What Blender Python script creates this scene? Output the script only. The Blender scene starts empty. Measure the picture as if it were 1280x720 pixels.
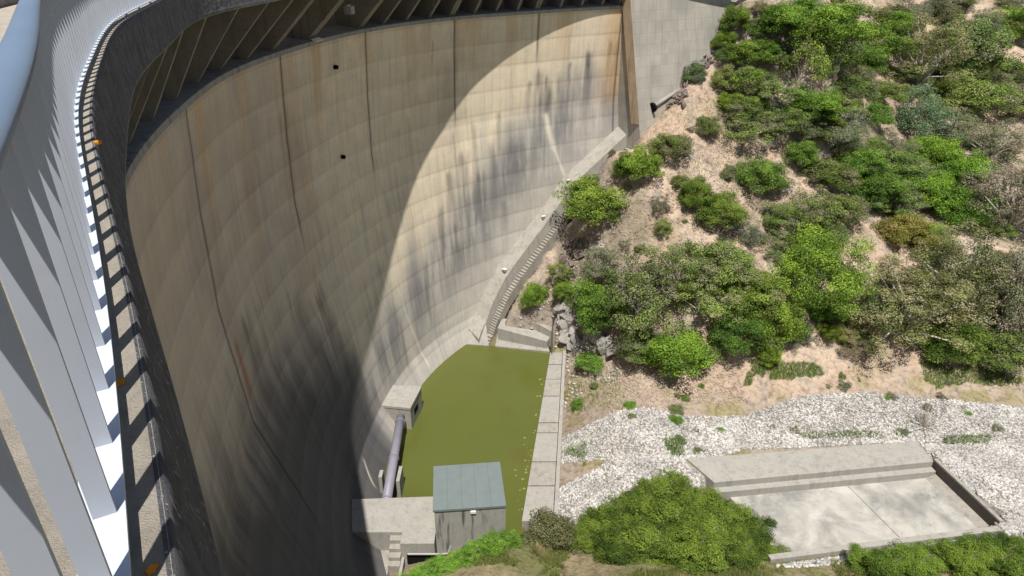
import bpy, math, random
import numpy as np
from mathutils import Vector
R = math.radians
rnd = random.Random(7)
scene = bpy.context.scene
C = scene.collection

# ------------------------------------------------------------------ camera
PITCH = R(27); F = 853.0
cam_d = bpy.data.cameras.new('camera'); cam = bpy.data.objects.new('camera', cam_d); C.objects.link(cam)
cam.location = (0, 0, 0); cam.rotation_euler = (math.pi/2 - PITCH, 0, 0)
cam_d.sensor_width = 36; cam_d.lens = 36*F/1280; cam_d.clip_start = .05; cam_d.clip_end = 3000
scene.camera = cam
# ------------------------------------------------------------------ light
SUN_EL, SUN_AZ = 67.0, 1.4          # azimuth: degrees the sun stands to the right of straight behind the camera
w = bpy.data.worlds.new('World'); scene.world = w; w.use_nodes = True
wn = w.node_tree.nodes; wl = w.node_tree.links
bg = wn['Background']; sky = wn.new('ShaderNodeTexSky'); sky.sky_type = 'NISHITA'; sky.sun_disc = False
sky.sun_elevation = R(SUN_EL); sky.sun_rotation = R(180 - SUN_AZ)
wl.new(sky.outputs[0], bg.inputs[0]); bg.inputs[1].default_value = .052
sd = bpy.data.lights.new('sun', 'SUN'); sd.energy = 5.0; sd.angle = R(.5); sd.color = (1, .955, .88)
sun = bpy.data.objects.new('sun', sd); C.objects.link(sun)
sv = Vector((math.sin(R(SUN_AZ))*math.cos(R(SUN_EL)), -math.cos(R(SUN_AZ))*math.cos(R(SUN_EL)), math.sin(R(SUN_EL))))
sun.rotation_euler = sv.to_track_quat('Z', 'Y').to_euler()
scene.view_settings.view_transform = 'Standard'; scene.view_settings.look = 'None'
scene.view_settings.exposure = 0.26; scene.view_settings.gamma = 1

# ------------------------------------------------------------------ helpers
def ray(px, py):
    u = (px-640)/F; v = (py-360)/F
    return np.array([u, math.cos(PITCH)-v*math.sin(PITCH), -math.sin(PITCH)-v*math.cos(PITCH)])
def at(px, py, z):
    d = ray(px, py); return d*(z/d[2])

def props(o, label=None, cat=None, group=None, kind=None):
    if label: o['label'] = label
    if cat: o['category'] = cat
    if group: o['group'] = group
    if kind: o['kind'] = kind
    return o
def empty(name, loc=(0, 0, 0), label=None, cat=None, group=None):
    o = bpy.data.objects.new(name, None); C.objects.link(o); o.location = loc; o.empty_display_size = .3
    return props(o, label, cat, group)
def link(name, me, parent=None):
    o = bpy.data.objects.new(name, me); C.objects.link(o)
    if parent:
        o.parent = parent
        p = parent; off = Vector((0, 0, 0))
        while p: off += Vector(p.location); p = p.parent
        o.location = -off            # vertices are given in world coordinates
    return o
def mesh_np(name, V, Fa, mat=None, smooth=False, uv=None, col=None):
    """V (n,3), Fa (m,k) same-size faces"""
    V = np.asarray(V, dtype=np.float32); Fa = np.asarray(Fa, dtype=np.int32)
    me = bpy.data.meshes.new(name); k = Fa.shape[1]; m = len(Fa)
    me.vertices.add(len(V)); me.vertices.foreach_set('co', V.ravel())
    me.loops.add(m*k); me.loops.foreach_set('vertex_index', Fa.ravel())
    me.polygons.add(m); me.polygons.foreach_set('loop_start', np.arange(0, m*k, k, dtype=np.int32))
    me.polygons.foreach_set('loop_total', np.full(m, k, dtype=np.int32))
    if smooth: me.polygons.foreach_set('use_smooth', np.ones(m, dtype=bool))
    me.update(calc_edges=True)
    if uv is not None:
        l = me.uv_layers.new(name='UVMap'); l.data.foreach_set('uv', np.asarray(uv, dtype=np.float32)[Fa.ravel()].ravel())
    if col is not None:
        a = me.color_attributes.new('Col', 'FLOAT_COLOR', 'POINT')
        c = np.ones((len(V), 4), dtype=np.float32); c[:, :col.shape[1]] = col; a.data.foreach_set('color', c.ravel())
    if mat: me.materials.append(mat)
    return me
def grid_faces(nu, nv):
    i = np.arange(nu-1)[:, None]*nv + np.arange(nv-1)[None, :]
    return np.stack([i, i+nv, i+nv+1, i+1], -1).reshape(-1, 4)

class MB:
    def __init__(s): s.v = []; s.f = []
    def add(s, vs, fs):
        n = len(s.v); s.v += [tuple(map(float, p)) for p in vs]; s.f += [tuple(n+i for i in f) for f in fs]; return s
    def prism(s, poly, z0, z1):
        """poly: plan points; z0/z1 scalars or per-point lists (bottom/top)"""
        n = len(poly)
        a = z0 if hasattr(z0, '__len__') else [z0]*n; b = z1 if hasattr(z1, '__len__') else [z1]*n
        area = sum(poly[i][0]*poly[(i+1) % n][1]-poly[(i+1) % n][0]*poly[i][1] for i in range(n))
        if area < 0: poly = poly[::-1]; a = list(a)[::-1]; b = list(b)[::-1]
        vs = [(p[0], p[1], a[i]) for i, p in enumerate(poly)]+[(p[0], p[1], b[i]) for i, p in enumerate(poly)]
        fs = [tuple(range(n-1, -1, -1)), tuple(range(n, 2*n))]+[(i, (i+1) % n, n+(i+1) % n, n+i) for i in range(n)]
        return s.add(vs, fs)
    def box(s, c, d, rz=0):
        cx, cy, cz = c; dx, dy, dz = d[0]/2, d[1]/2, d[2]/2; co, si = math.cos(rz), math.sin(rz)
        pl = [(cx+x*co-y*si, cy+x*si+y*co) for x, y in ((-dx, -dy), (dx, -dy), (dx, dy), (-dx, dy))]
        return s.prism(pl, cz-dz, cz+dz)
    def loft(s, A, B, closed=False):
        n = len(A); vs = list(A)+list(B)
        return s.add(vs, [(i, i+1, n+i+1, n+i) for i in range(n-1)])
    def sweep(s, rings, closed_ring=True, caps=True):
        n = len(rings[0]); vs = [p for r in rings for p in r]; fs = []
        for i in range(len(rings)-1):
            for j in range(n if closed_ring else n-1):
                a = i*n+j; b = i*n+(j+1) % n; fs.append((a, b, b+n, a+n))
        if caps and closed_ring:
            fs.append(tuple(range(n-1, -1, -1))); fs.append(tuple((len(rings)-1)*n+j for j in range(n)))
        return s.add(vs, fs)
    def tube(s, pts, rad, n=10):
        pts = [Vector(p) for p in pts]; rings = []
        if not hasattr(rad, '__len__'): rad = [rad]*len(pts)
        for i, p in enumerate(pts):
            t = (pts[min(i+1, len(pts)-1)]-pts[max(i-1, 0)]).normalized()
            a = t.cross(Vector((0, 0, 1)));
            if a.length < .05: a = t.cross(Vector((1, 0, 0)))
            a.normalize(); b = t.cross(a)
            rings.append([tuple(p+(a*math.cos(k*2*math.pi/n)+b*math.sin(k*2*math.pi/n))*rad[i]) for k in range(n)])
        return s.sweep(rings)
    def build(s, name, mat, parent=None, smooth=False, bevel=0, uv=None):
        me = bpy.data.meshes.new(name); me.from_pydata(s.v, [], s.f); me.materials.append(mat)
        if smooth: me.polygons.foreach_set('use_smooth', [True]*len(me.polygons))
        me.update(); o = link(name, me, parent)
        if bevel:
            m = o.modifiers.new('bevel', 'BEVEL'); m.width = bevel; m.segments = 2; m.limit_method = 'ANGLE'
        return o

def cspline(P, n):
    """natural cubic spline through P, n samples evenly spaced along the length"""
    P = np.array(P, float); d = np.r_[0, np.cumsum(np.hypot(*(P[1:]-P[:-1]).T[:2]))]; m = len(P); h = np.diff(d)
    A = np.eye(m); B = np.zeros((m, P.shape[1]))
    for i in range(1, m-1):
        A[i, i-1] = h[i-1]; A[i, i] = 2*(h[i-1]+h[i]); A[i, i+1] = h[i]
        B[i] = 6*((P[i+1]-P[i])/h[i]-(P[i]-P[i-1])/h[i-1])
    M = np.linalg.solve(A, B)
    def ev(x):
        x = np.atleast_1d(x); k = np.clip(np.searchsorted(d, x)-1, 0, m-2); t0 = (d[k+1]-x)[:, None]; t1 = (x-d[k])[:, None]; hk = h[k][:, None]
        return (M[k]*t0**3+M[k+1]*t1**3)/(6*hk)+(P[k]/hk-M[k]*hk/6)*t0+(P[k+1]/hk-M[k+1]*hk/6)*t1
    fine = ev(np.linspace(0, d[-1], 4000)); L = np.r_[0, np.cumsum(np.hypot(*(fine[1:]-fine[:-1]).T[:2]))]
    q = np.interp(np.linspace(0, L[-1], n), L, np.linspace(0, d[-1], 4000))
    return ev(q), L[-1]

def fbm(x, y, seed=0, octs=5, f0=1.0, gain=.5):
    """cheap value noise, vectorised, about -1..1"""
    out = np.zeros(np.broadcast(x, y).shape); amp = 1; tot = 0
    for o in range(octs):
        fx = x*f0*2**o+17.3*o+seed*7.7; fy = y*f0*2**o-9.1*o+seed*3.1
        ix = np.floor(fx).astype(np.int64); iy = np.floor(fy).astype(np.int64); u = fx-ix; v = fy-iy
        u = u*u*(3-2*u); v = v*v*(3-2*v)
        def hsh(a, b):
            n = (a*374761393+b*668265263+seed*1442695041) & 0xffffffff; n = ((n ^ (n >> 13))*1274126177) & 0xffffffff
            return ((n ^ (n >> 16)) & 0xffff)/32767.5-1
        out += amp*((hsh(ix, iy)*(1-u)+hsh(ix+1, iy)*u)*(1-v)+(hsh(ix, iy+1)*(1-u)+hsh(ix+1, iy+1)*u)*v)
        tot += amp; amp *= gain
    return out/tot
def sstep(a, b, x):
    t = np.clip((x-a)/(b-a), 0, 1); return t*t*(3-2*t)

# ------------------------------------------------------------------ materials
def newmat(name, rough=.9, spec=.2):
    m = bpy.data.materials.new(name); m.use_nodes = True; nt = m.node_tree; b = nt.nodes['Principled BSDF']
    b.inputs['Roughness'].default_value = rough; b.inputs['Specular IOR Level'].default_value = spec
    return m, nt, b
def N(nt, t, **k):
    n = nt.nodes.new(t)
    for a, v in k.items():
        if a.startswith('i_'): n.inputs[a[2:].replace('_', ' ')].default_value = v
        else: setattr(n, a, v)
    return n
def ramp(nt, fac, stops):
    r = nt.nodes.new('ShaderNodeValToRGB'); e = r.color_ramp.elements
    while len(e) < len(stops): e.new(.5)
    for q, (p, c) in zip(e, stops): q.position = p; q.color = (*c, 1) if len(c) == 3 else c
    nt.links.new(fac, r.inputs[0]); return r.outputs[0]
def mix(nt, a, b, f, mode='MIX'):
    m = nt.nodes.new('ShaderNodeMix'); m.data_type = 'RGBA'; m.blend_type = mode
    for s, v in ((6, a), (7, b)):
        if hasattr(v, 'default_value') or hasattr(v, 'is_linked'): nt.links.new(v, m.inputs[s])
        else: m.inputs[s].default_value = (*v, 1)
    if hasattr(f, 'is_linked'): nt.links.new(f, m.inputs[0])
    else: m.inputs[0].default_value = f
    return m.outputs[2]
def noise(nt, vec, scale, detail=6, rough=.6, dist=0):
    n = N(nt, 'ShaderNodeTexNoise'); n.inputs['Scale'].default_value = scale; n.inputs['Detail'].default_value = detail
    n.inputs['Roughness'].default_value = rough; n.inputs['Distortion'].default_value = dist
    if vec is not None: nt.links.new(vec, n.inputs['Vector'])
    return n.outputs['Fac']
def mapping(nt, src, scale):
    m = N(nt, 'ShaderNodeMapping'); m.inputs['Scale'].default_value = scale; nt.links.new(src, m.inputs['Vector']); return m.outputs[0]
def bump(nt, b, h, strength, dist):
    n = N(nt, 'ShaderNodeBump'); n.inputs['Strength'].default_value = strength; n.inputs['Distance'].default_value = dist
    nt.links.new(h, n.inputs['Height']); nt.links.new(n.outputs[0], b.inputs['Normal']); return n
def geo(nt): return N(nt, 'ShaderNodeNewGeometry').outputs['Position']

def concrete(name, base, var=.25, scale=1.0, streak=.25, stain=(.12, .11, .10), bumps=.4):
    m, nt, b = newmat(name); P = geo(nt)
    c = mix(nt, tuple(x*(1-var) for x in base), tuple(min(1, x*(1+var)) for x in base), noise(nt, P, .9*scale, 8, .65))
    n2 = noise(nt, P, 6*scale, 8, .7)
    c = mix(nt, c, tuple(x*.6 for x in base), ramp(nt, n2, [(.5, (0, 0, 0)), (.75, (.7, .7, .7))]))
    s = noise(nt, mapping(nt, P, (2.2*scale, 2.2*scale, .22*scale)), 1, 6, .6)
    c = mix(nt, c, stain, ramp(nt, s, [(.5, (0, 0, 0)), (.78, (streak*2.4,)*3)]))
    nt.links.new(c, b.inputs['Base Color']); bump(nt, b, noise(nt, P, 25*scale, 6, .7), bumps, .03)
    return m
def painted(name, base, rough=.45, wear=.1, spec=.4, dirt=(.25, .2, .16)):
    m, nt, b = newmat(name, rough, spec); P = geo(nt)
    c = mix(nt, base, dirt, ramp(nt, noise(nt, P, 9, 8, .7), [(.55, (0, 0, 0)), (.8, (wear*2,)*3)]))
    c = mix(nt, c, tuple(x*.85 for x in base), ramp(nt, noise(nt, P, 1.5, 3), [(.4, (0, 0, 0)), (.7, (.6,)*3)]))
    nt.links.new(c, b.inputs['Base Color']); return m

M = {}
# dam face: colour painted per vertex (stains of real shape) times fine procedural detail in face coordinates
m, nt, b = newmat('dam_face_concrete', .92, .15); uvn = N(nt, 'ShaderNodeUVMap'); uvn.uv_map = 'UVMap'; U = uvn.outputs[0]
vc = N(nt, 'ShaderNodeVertexColor'); vc.layer_name = 'Col'
n1 = noise(nt, U, .55, 9, .62); n2 = noise(nt, mapping(nt, U, (2.6, .12, 1)), 1.0, 7, .62); n3 = noise(nt, U, 7, 6, .7)
c = mix(nt, vc.outputs[0], (1.18, 1.15, 1.1), ramp(nt, n1, [(.35, (0, 0, 0)), (.7, (1, 1, 1))]), 'MULTIPLY')
c = mix(nt, c, (.74, .74, .76), ramp(nt, n2, [(.5, (0, 0, 0)), (.75, (.8, .8, .8))]), 'MULTIPLY')
c = mix(nt, c, (.80, .78, .76), ramp(nt, n3, [(.5, (0, 0, 0)), (.72, (.6, .6, .6))]), 'MULTIPLY')
br = N(nt, 'ShaderNodeTexBrick'); br.offset = 0; br.inputs['Scale'].default_value = 1
br.inputs['Brick Width'].default_value = 1.25; br.inputs['Row Height'].default_value = .62; br.inputs['Mortar Size'].default_value = .018
br.inputs['Color1'].default_value = (1, 1, 1, 1); br.inputs['Color2'].default_value = (.86, .86, .87, 1); br.inputs['Mortar'].default_value = (.72, .71, .70, 1)
nt.links.new(U, br.inputs['Vector']); c = mix(nt, c, br.outputs[0], .28, 'MULTIPLY')
nt.links.new(c, b.inputs['Base Color']); bump(nt, b, n3, .35, .04); M['face'] = m
M['crete'] = concrete('weathered_concrete', (.33, .31, .275))
M['crete_light'] = concrete('pale_concrete', (.345, .33, .30), .2, 1, .18)
M['crete_grey'] = concrete('grey_concrete', (.34, .335, .32), .22, 1, .35)
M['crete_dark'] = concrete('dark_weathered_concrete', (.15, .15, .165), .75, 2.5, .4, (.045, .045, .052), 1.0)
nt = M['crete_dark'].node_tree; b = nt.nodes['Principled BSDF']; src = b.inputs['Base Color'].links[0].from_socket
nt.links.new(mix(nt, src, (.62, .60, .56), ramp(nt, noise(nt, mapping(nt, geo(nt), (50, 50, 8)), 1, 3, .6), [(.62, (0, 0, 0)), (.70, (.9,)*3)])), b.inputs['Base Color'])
M['crete_fin'] = concrete('bracket_concrete', (.27, .245, .215), .3, 1, .3)
M['kerb'] = concrete('kerb_concrete', (.50, .45, .38), .35, 5, .12, (.2, .17, .14), .9)
M['rail'] = painted('blue_grey_paint', (.17, .235, .345), .33, .08, .5); M['rail_low'] = painted('white_paint_low_rail', (.60, .66, .74), .4, .08, .5)
M['bal'] = painted('baluster_paint', (.38, .41, .47), .45, .16, .5)
M['orange'] = painted('orange_lichen', (.75, .28, .03), .8, .3, .1)
M['roof'] = painted('grey_green_sheet', (.165, .20, .20), .6, .05, .3)
M['pipe'] = painted('weathered_steel_pipe', (.24, .23, .29), .5, .3, .4, (.42, .38, .36))
M['white'] = painted('white_paint', (.8, .8, .78), .5, .05)
M['black'] = painted('black_void', (.012, .012, .012), .9, 0, .05)
M['steel'] = painted('galvanised_steel', (.35, .35, .35), .4, .2, .5)
M['wood'] = painted('bark', (.30, .26, .21), .9, .2, .1); M['wood_pale'] = painted('pale_bark', (.55, .50, .44), .8, .2, .1)

def foliage_mat(name, dark, light, dry=None):
    m, nt, b = newmat(name, .6, .25); vc = N(nt, 'ShaderNodeVertexColor'); vc.layer_name = 'Col'
    sp = N(nt, 'ShaderNodeSeparateColor'); nt.links.new(vc.outputs[0], sp.inputs[0])
    c = mix(nt, dark, light, sp.outputs[0])
    if dry: c = mix(nt, c, dry, ramp(nt, sp.outputs[1], [(.62, (0, 0, 0)), (.8, (1, 1, 1))]))
    oi = N(nt, 'ShaderNodeObjectInfo'); c = mix(nt, c, oi.outputs['Color'], 1.0, 'MULTIPLY')
    nt.links.new(c, b.inputs['Base Color'])
    tr = N(nt, 'ShaderNodeBsdfTranslucent'); nt.links.new(c, tr.inputs[0]); ms = N(nt, 'ShaderNodeMixShader'); ms.inputs[0].default_value = .22
    nt.links.new(b.outputs[0], ms.inputs[1]); nt.links.new(tr.outputs[0], ms.inputs[2])
    nt.links.new(ms.outputs[0], nt.nodes['Material Output'].inputs[0]); return m
M['leaf_green'] = foliage_mat('green_leaves', (.045, .09, .012), (.31, .42, .065))
M['leaf_dull'] = foliage_mat('dull_leaves', (.06, .085, .025), (.30, .38, .10), (.28, .25, .18))
M['leaf_grey'] = foliage_mat('grey_green_leaves', (.11, .12, .065), (.34, .37, .22), (.36, .31, .24))
M['leaf_olive'] = foliage_mat('olive_leaves', (.08, .09, .03), (.34, .36, .13), (.38, .35, .2))
M['leaf_lime'] = foliage_mat('lime_leaves', (.08, .18, .02), (.26, .45, .06))
M['twig'] = foliage_mat('dry_twigs', (.10, .085, .075), (.30, .26, .23))
M['grass'] = foliage_mat('grass_blades', (.12, .15, .04), (.30, .33, .12), (.45, .38, .22))

# ------------------------------------------------------------------ the dam: plan curves
ZC, ZB, ZL, ZW = -1.6, -2.72, -6.1, -39.0          # kerb top, edge beam underside, lip, tailwater
lip_ctrl = [(12, -24), (5.4, -12), (1.6, -5.7), (-2.4, .65), (-5.6, 6.1), (-9.7, 15.1), (-11.7, 20.3), (-13.9, 29.4), (-14.85, 37.5),
            (-14.3, 44.5), (-11.2, 56.6), (-5.2, 65.4), (2.6, 71.6), (11.5, 77.1), (20.5, 82.2), (34, 89)]
NS = 1400
LIP, LIPLEN = cspline(lip_ctrl, NS); SS = np.linspace(0, LIPLEN, NS)
T = np.gradient(LIP, axis=0); T /= np.linalg.norm(T, axis=1)[:, None]; NI = np.stack([T[:, 1], -T[:, 0]], 1)   # towards the valley
def near_s(p): return SS[np.argmin(np.hypot(LIP[:, 0]-p[0], LIP[:, 1]-p[1]))]
JP = [at(x, y, ZL)[:2] for x, y in ((230, 127), (350, 64), (460, 36), (569, 21), (674, 13), (779, 7))]
SJ = [near_s(p) for p in JP]; SJ = [SJ[0]-(SJ[1]-SJ[0])*2, SJ[0]-(SJ[1]-SJ[0])]+SJ       # joints -2,-1,0..5
def Lp(s): return np.stack([np.interp(s, SS, LIP[:, 0]), np.interp(s, SS, LIP[:, 1])], -1)
def Np(s):
    n = np.stack([np.interp(s, SS, NI[:, 0]), np.interp(s, SS, NI[:, 1])], -1); return n/np.linalg.norm(n, axis=-1, keepdims=True)
# crest edge (face of the edge beam)
edge_ctrl = [(14.4, -23), (8.2, -13), (3.1, -6.0), (.12, -.55), (-.95, 1.45), (-1.72, 2.8), (-2.93, 4.8), (-4.12, 6.8), (-6.15, 10.8), (-8.3, 15.6), (-10.1, 21.2),
             (-12.2, 29.0), (-12.05, 36.5), (-11.2, 43.8), (-8.4, 54.9), (-3.6, 63.2), (3.7, 70.1), (12.2, 75.8), (21.5, 80.2), (35, 87)]
NE = 1200
EDGE, EL = cspline(edge_ctrl, NE); ES = np.linspace(0, EL, NE)
ET = np.gradient(EDGE, axis=0); ET /= np.linalg.norm(ET, axis=1)[:, None]; EN = np.stack([ET[:, 1], -ET[:, 0]], 1)
def Ep(s, off=0):
    p = np.array([np.interp(s, ES, EDGE[:, 0]), np.interp(s, ES, EDGE[:, 1])]); n = np.array([np.interp(s, ES, EN[:, 0]), np.interp(s, ES, EN[:, 1])])
    return p+n/np.linalg.norm(n)*off
prof_z = [0, 5, 10, 17, 24, 28, 30.5, 33, 36]; prof = [0, -.35, -.5, .0, .75, 1.15, 1.45, 2.5, 4.0]
SJc = SJ[2:]; kk = [2.9, 1.6, 1.05, .65, .35, .3]
def wall(s, z):
    s = np.asarray(s, float); z = np.asarray(z, float); g = np.interp(ZL-z, prof_z, prof)
    k = np.interp(s, SJc, kk); g = np.where(g > 0, g*k, g)
    lift = np.mod(z, 2.2)/2.2; g = g+.012*(1-lift)
    p = Lp(s)+Np(s)*g[..., None]
    return np.stack([p[..., 0], p[..., 1], np.broadcast_to(z, p[..., 0].shape)], -1)
def wall_hit(px, py):
    """station and height where the ray through a photo point meets the dam face"""
    d = ray(px, py); best = None
    S = np.linspace(20, LIPLEN-8, 900); t = np.linspace(8, 130, 2400); P = d[None, :]*t[:, None]
    ok = (P[:, 2] < -5) & (P[:, 2] > -42); P = P[ok]
    for q in P[::1]:
        w_ = wall(S, np.full(len(S), q[2])); i = np.argmin(np.hypot(w_[:, 0]-q[0], w_[:, 1]-q[1]))
        n = Np(S[i:i+1])[0]; dd = (q[0]-w_[i, 0])*n[0]+(q[1]-w_[i, 1])*n[1]
        if dd < 0.0 and 0 < i < len(S)-1: return S[i], q[2]
    return None

# ------------------------------------------------------------------ dam face mesh with painted stains
s_lo, s_hi = 2.0, LIPLEN-14
nu, nv = 1000, 300
Sg = np.linspace(s_lo, s_hi, nu)[:, None]*np.ones((1, nv)); Zg = np.ones((nu, 1))*np.linspace(ZL, -42, nv)[None, :]
Wv = wall(Sg, Zg)
ang = np.zeros((nu, nv, 3))
beige = np.array([.80, .70, .55]); grey = np.array([.50, .475, .445]); ochre = np.array([.62, .43, .24]); dark = np.array([.085, .083, .085]); lightg = np.array([.58, .555, .51]); taupe = np.array([.52, .445, .35])
col = np.ones((nu, nv, 3))*beige
n_a = fbm(Sg, Zg*.35, 1, 5, .22); n_b = fbm(Sg, Zg*.08, 2, 5, .9); n_c = fbm(Sg, Zg, 3, 5, .5)
def blend(c, k): 
    global col
    col = col*(1-k[..., None])+c*k[..., None]
blend(taupe, sstep(-.1, .5, n_a)*.8)
# near wing is a little greyer
blend(np.array([.46, .40, .36]), (1-sstep(SJ[3]-4, SJ[4]-2, Sg))*.6)
n_f = fbm(Sg*3.5, Zg*.45, 6, 5, .8)
# ochre tint below the lip and in vertical bands
blend(ochre, sstep(-ZL+8, -ZL, -Zg)*sstep(-.2, .5, n_b)*.5); blend(ochre, sstep(.15, .6, n_b)*sstep(0, .5, fbm(Sg, Zg*.3, 5, 3, .12))*.45)
# grey weathered zone low on the face; its upper bound in (station, z)
gz_s = [SJ[0], SJ[2], SJ[3]-6, SJ[3], SJ[4]-2, SJ[4]+6, SJ[5], SJ[6]-4, SJ[6]+1, SJ[6]+5, SJ[7], SJ[7]+4]; gz_z = [-27, -28, -30, -32, -30, -27, -24, -19, -15.5, -12.6, -12, -12]
gzv = np.interp(Sg, gz_s, gz_z)+1.6*n_b+1.2*n_a
mg = sstep(3.5, -2.0, Zg-gzv)*np.clip(.92-.2*n_c, 0, 1); blend(grey, mg)
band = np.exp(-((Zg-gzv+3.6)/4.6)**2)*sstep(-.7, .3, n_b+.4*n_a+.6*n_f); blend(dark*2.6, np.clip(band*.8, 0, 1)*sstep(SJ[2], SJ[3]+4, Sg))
blend(lightg, sstep(-4, -12, Zg-gzv)*sstep(-.25, .4, n_a)*.6)
# near wing much darker towards its foot, below an uneven bound
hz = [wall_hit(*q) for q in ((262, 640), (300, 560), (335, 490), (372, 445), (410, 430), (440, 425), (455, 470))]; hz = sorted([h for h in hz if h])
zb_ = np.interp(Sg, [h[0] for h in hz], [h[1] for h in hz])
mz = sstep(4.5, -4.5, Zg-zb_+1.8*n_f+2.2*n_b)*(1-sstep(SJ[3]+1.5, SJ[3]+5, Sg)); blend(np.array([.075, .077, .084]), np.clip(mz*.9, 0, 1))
# dark streaks: (station, top z, length, half width, strength)
STREAKS = []
for px, py, L, hw, k in ((736, 62, 8, .45, .85), (763, 48, 10, .32, .8), (772, 50, 9, .25, .8), (674, 85, 11, .6, .7), (686, 94, 9, .45, .75), (712, 77, 5, .25, .7), (661, 102, 6, .3, .5), (625, 140, 8, .4, .4), (637, 148, 7, .3, .4),
                         (577, 190, 12, .8, .6), (560, 215, 10, .5, .5), (615, 180, 9, .4, .45), (590, 150, 12, .3, .35), (600, 215, 12, 1.2, .6), (548, 260, 12, 1.0, .55), (570, 280, 8, 1.5, .4), (530, 330, 10, .5, .35),
                         (640, 180, 7, 1.3, .5), (655, 200, 8, .7, .4), (630, 250, 7, .5, .4), (700, 95, 12, .3, .3)):
    h = wall_hit(px, py)
    if h: STREAKS.append((h[0], h[1], L, hw, k))
rs = random.Random(3)
for i in range(80):      # dark weeping on the low part of the shaded wing
    s_ = rs.uniform(SJ[0], SJ[3]+3); STREAKS.append((s_, rs.uniform(-33, -17)+(-4 if s_ > SJ[3]-5 else 0), rs.uniform(8, 20), rs.uniform(.15, .9), rs.uniform(.12, .5)))
for i in range(60):
    STREAKS.append((rs.uniform(SJ[2], SJ[7]), rs.uniform(-24, -7), rs.uniform(3, 12), rs.uniform(.06, .2), rs.uniform(.1, .35)))
for s_, zt, L, hw, k in STREAKS:
    d_ = (Sg-s_-.25*n_c)/hw; v_ = (zt-Zg)/L
    blend(dark*1.3, np.exp(-np.abs(d_)**3)*sstep(-.02, .07, v_+.05*n_f)*sstep(1.1, .25, v_+.4*n_f)*np.clip(k*.8*(.8+.5*n_c+1.0*n_f), 0, 1))
for i in range(26):      # pale lime runs
    s_ = rs.uniform(SJ[3], SJ[7]); zt = rs.uniform(-26, -14); L = rs.uniform(4, 12); d_ = (Sg-s_-.2*n_c)/rs.uniform(.1, .35); v_ = (zt-Zg)/L
    blend(np.array([.55, .53, .48]), np.exp(-d_**2)*sstep(0, .1, v_)*sstep(1, .3, v_)*.5)
# white lime along two joints, and ochre by the end of the arch
def polystain(pts, w0, c, k):
    hs = [wall_hit(*p) for p in pts]; hs = [h for h in hs if h]; hs.sort(key=lambda h: -h[1])
    zz = [-h[1] for h in hs]; ss = [h[0] for h in hs]; s_ = np.interp(-Zg, zz, ss)
    blend(np.array(c), np.exp(-((Sg-s_)/w0)**2)*sstep(zz[0]-.3, zz[0]+.3, -Zg)*sstep(zz[-1]+.4, zz[-1]-.4, -Zg)*k); return ss, zz
polystain([(682, 142), (686, 165), (692, 188)], .38, (.75, .70, .60), .95); polystain([(692, 185), (700, 205), (706, 220)], .16, (.75, .70, .62), .9)
polystain([(479, 290), (492, 345), (508, 395), (520, 425), (537, 458)], .13, (.72, .66, .56), .85)
polystain([(455, 575), (462, 595), (467, 607)], .15, (.72, .66, .56), .8)
blend(ochre, sstep(SJ[7]-3.5, SJ[7]-.2, Sg)*.75*sstep(-17.5, -14, Zg))
blend(np.array([.42, .15, .05]), np.exp(-((Sg-(SJ[2]+1.0))/.25)**2)*sstep(-18, -19, Zg)*sstep(-23, -21, Zg)*.8)
# lift lines, shading painted as a gradient up each lift, vertical joints
lf = np.mod(Zg, 2.2); col *= (.90+.14*lf/2.2*(1+.6*n_a))[..., None]; col *= (1-.07*np.exp(-(np.minimum(lf, 2.2-lf)/.09)**2)*sstep(-.6, .3, n_c))[..., None]
for q, s_ in enumerate(SJ):
    dj = np.exp(-((Sg-s_-.05*n_c)/.11)**2); zend = (-30, -30, -29, -17, -16, -14, -9, -40)[q]
    blend(dark*.6, dj*sstep(zend-3, zend, Zg)*.85)
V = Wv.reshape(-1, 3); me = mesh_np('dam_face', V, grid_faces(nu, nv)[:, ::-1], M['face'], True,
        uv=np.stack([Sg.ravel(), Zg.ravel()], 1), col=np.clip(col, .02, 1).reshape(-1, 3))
dam = empty('arch_dam', (LIP[NS//2][0], LIP[NS//2][1], -39), 'tall curved concrete arch dam with rows of brackets under its crest, half in shade', 'dam')
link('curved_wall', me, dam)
# small drain holes
for px, py in ((417, 84), (427, 196)):
    h = wall_hit(px, py)
    if h:
        s_, z_ = h; p = wall(np.array([s_]), np.array([z_]))[0]; n = Np(np.array([s_]))[0]; t = np.array([n[1], -n[0]])
        a = [(p[0]+n[0]*.02+t[0]*.18*math.cos(q), p[1]+n[1]*.02+t[1]*.18*math.cos(q), p[2]+.16*math.sin(q)) for q in np.linspace(0, 2*math.pi, 13)[:-1]]
        b_ = [(x+n[0]*.25, y+n[1]*.25, z) for x, y, z in a]
        MB().sweep([a, b_]).build('drain_pipe', M['black'], dam)
        c_ = [(x+n[0]*.04, y+n[1]*.04, z+.3) for x, y, z in a]
# shelf behind the lip, back wall, lip edge trim
ks = np.linspace(s_lo, s_hi+2, 500); lp = Lp(ks); ln = Np(ks)
def strip3(offs):
    """list of (offset from lip towards valley, z) -> open sweep"""
    return [[(lp[i][0]+ln[i][0]*o, lp[i][1]+ln[i][1]*o, z) for o, z in offs] for i in range(len(ks))]
MB().sweep(strip3([(.06, ZL-.28), (.06, ZL), (-.05, ZL+.03), (-2.6, ZL+.25), (-2.6, ZL+.10), (-.2, ZL-.28)])).build('lip_shelf', M['crete_grey'], dam)
MB().sweep(strip3([(-2.4, ZL+.2), (-2.4, ZC-.3), (-3.2, ZC-.3), (-3.2, -42), (-2.6, -42), (-2.6, ZL)])).build('upstream_wall', M['crete_fin'], dam)
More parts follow.
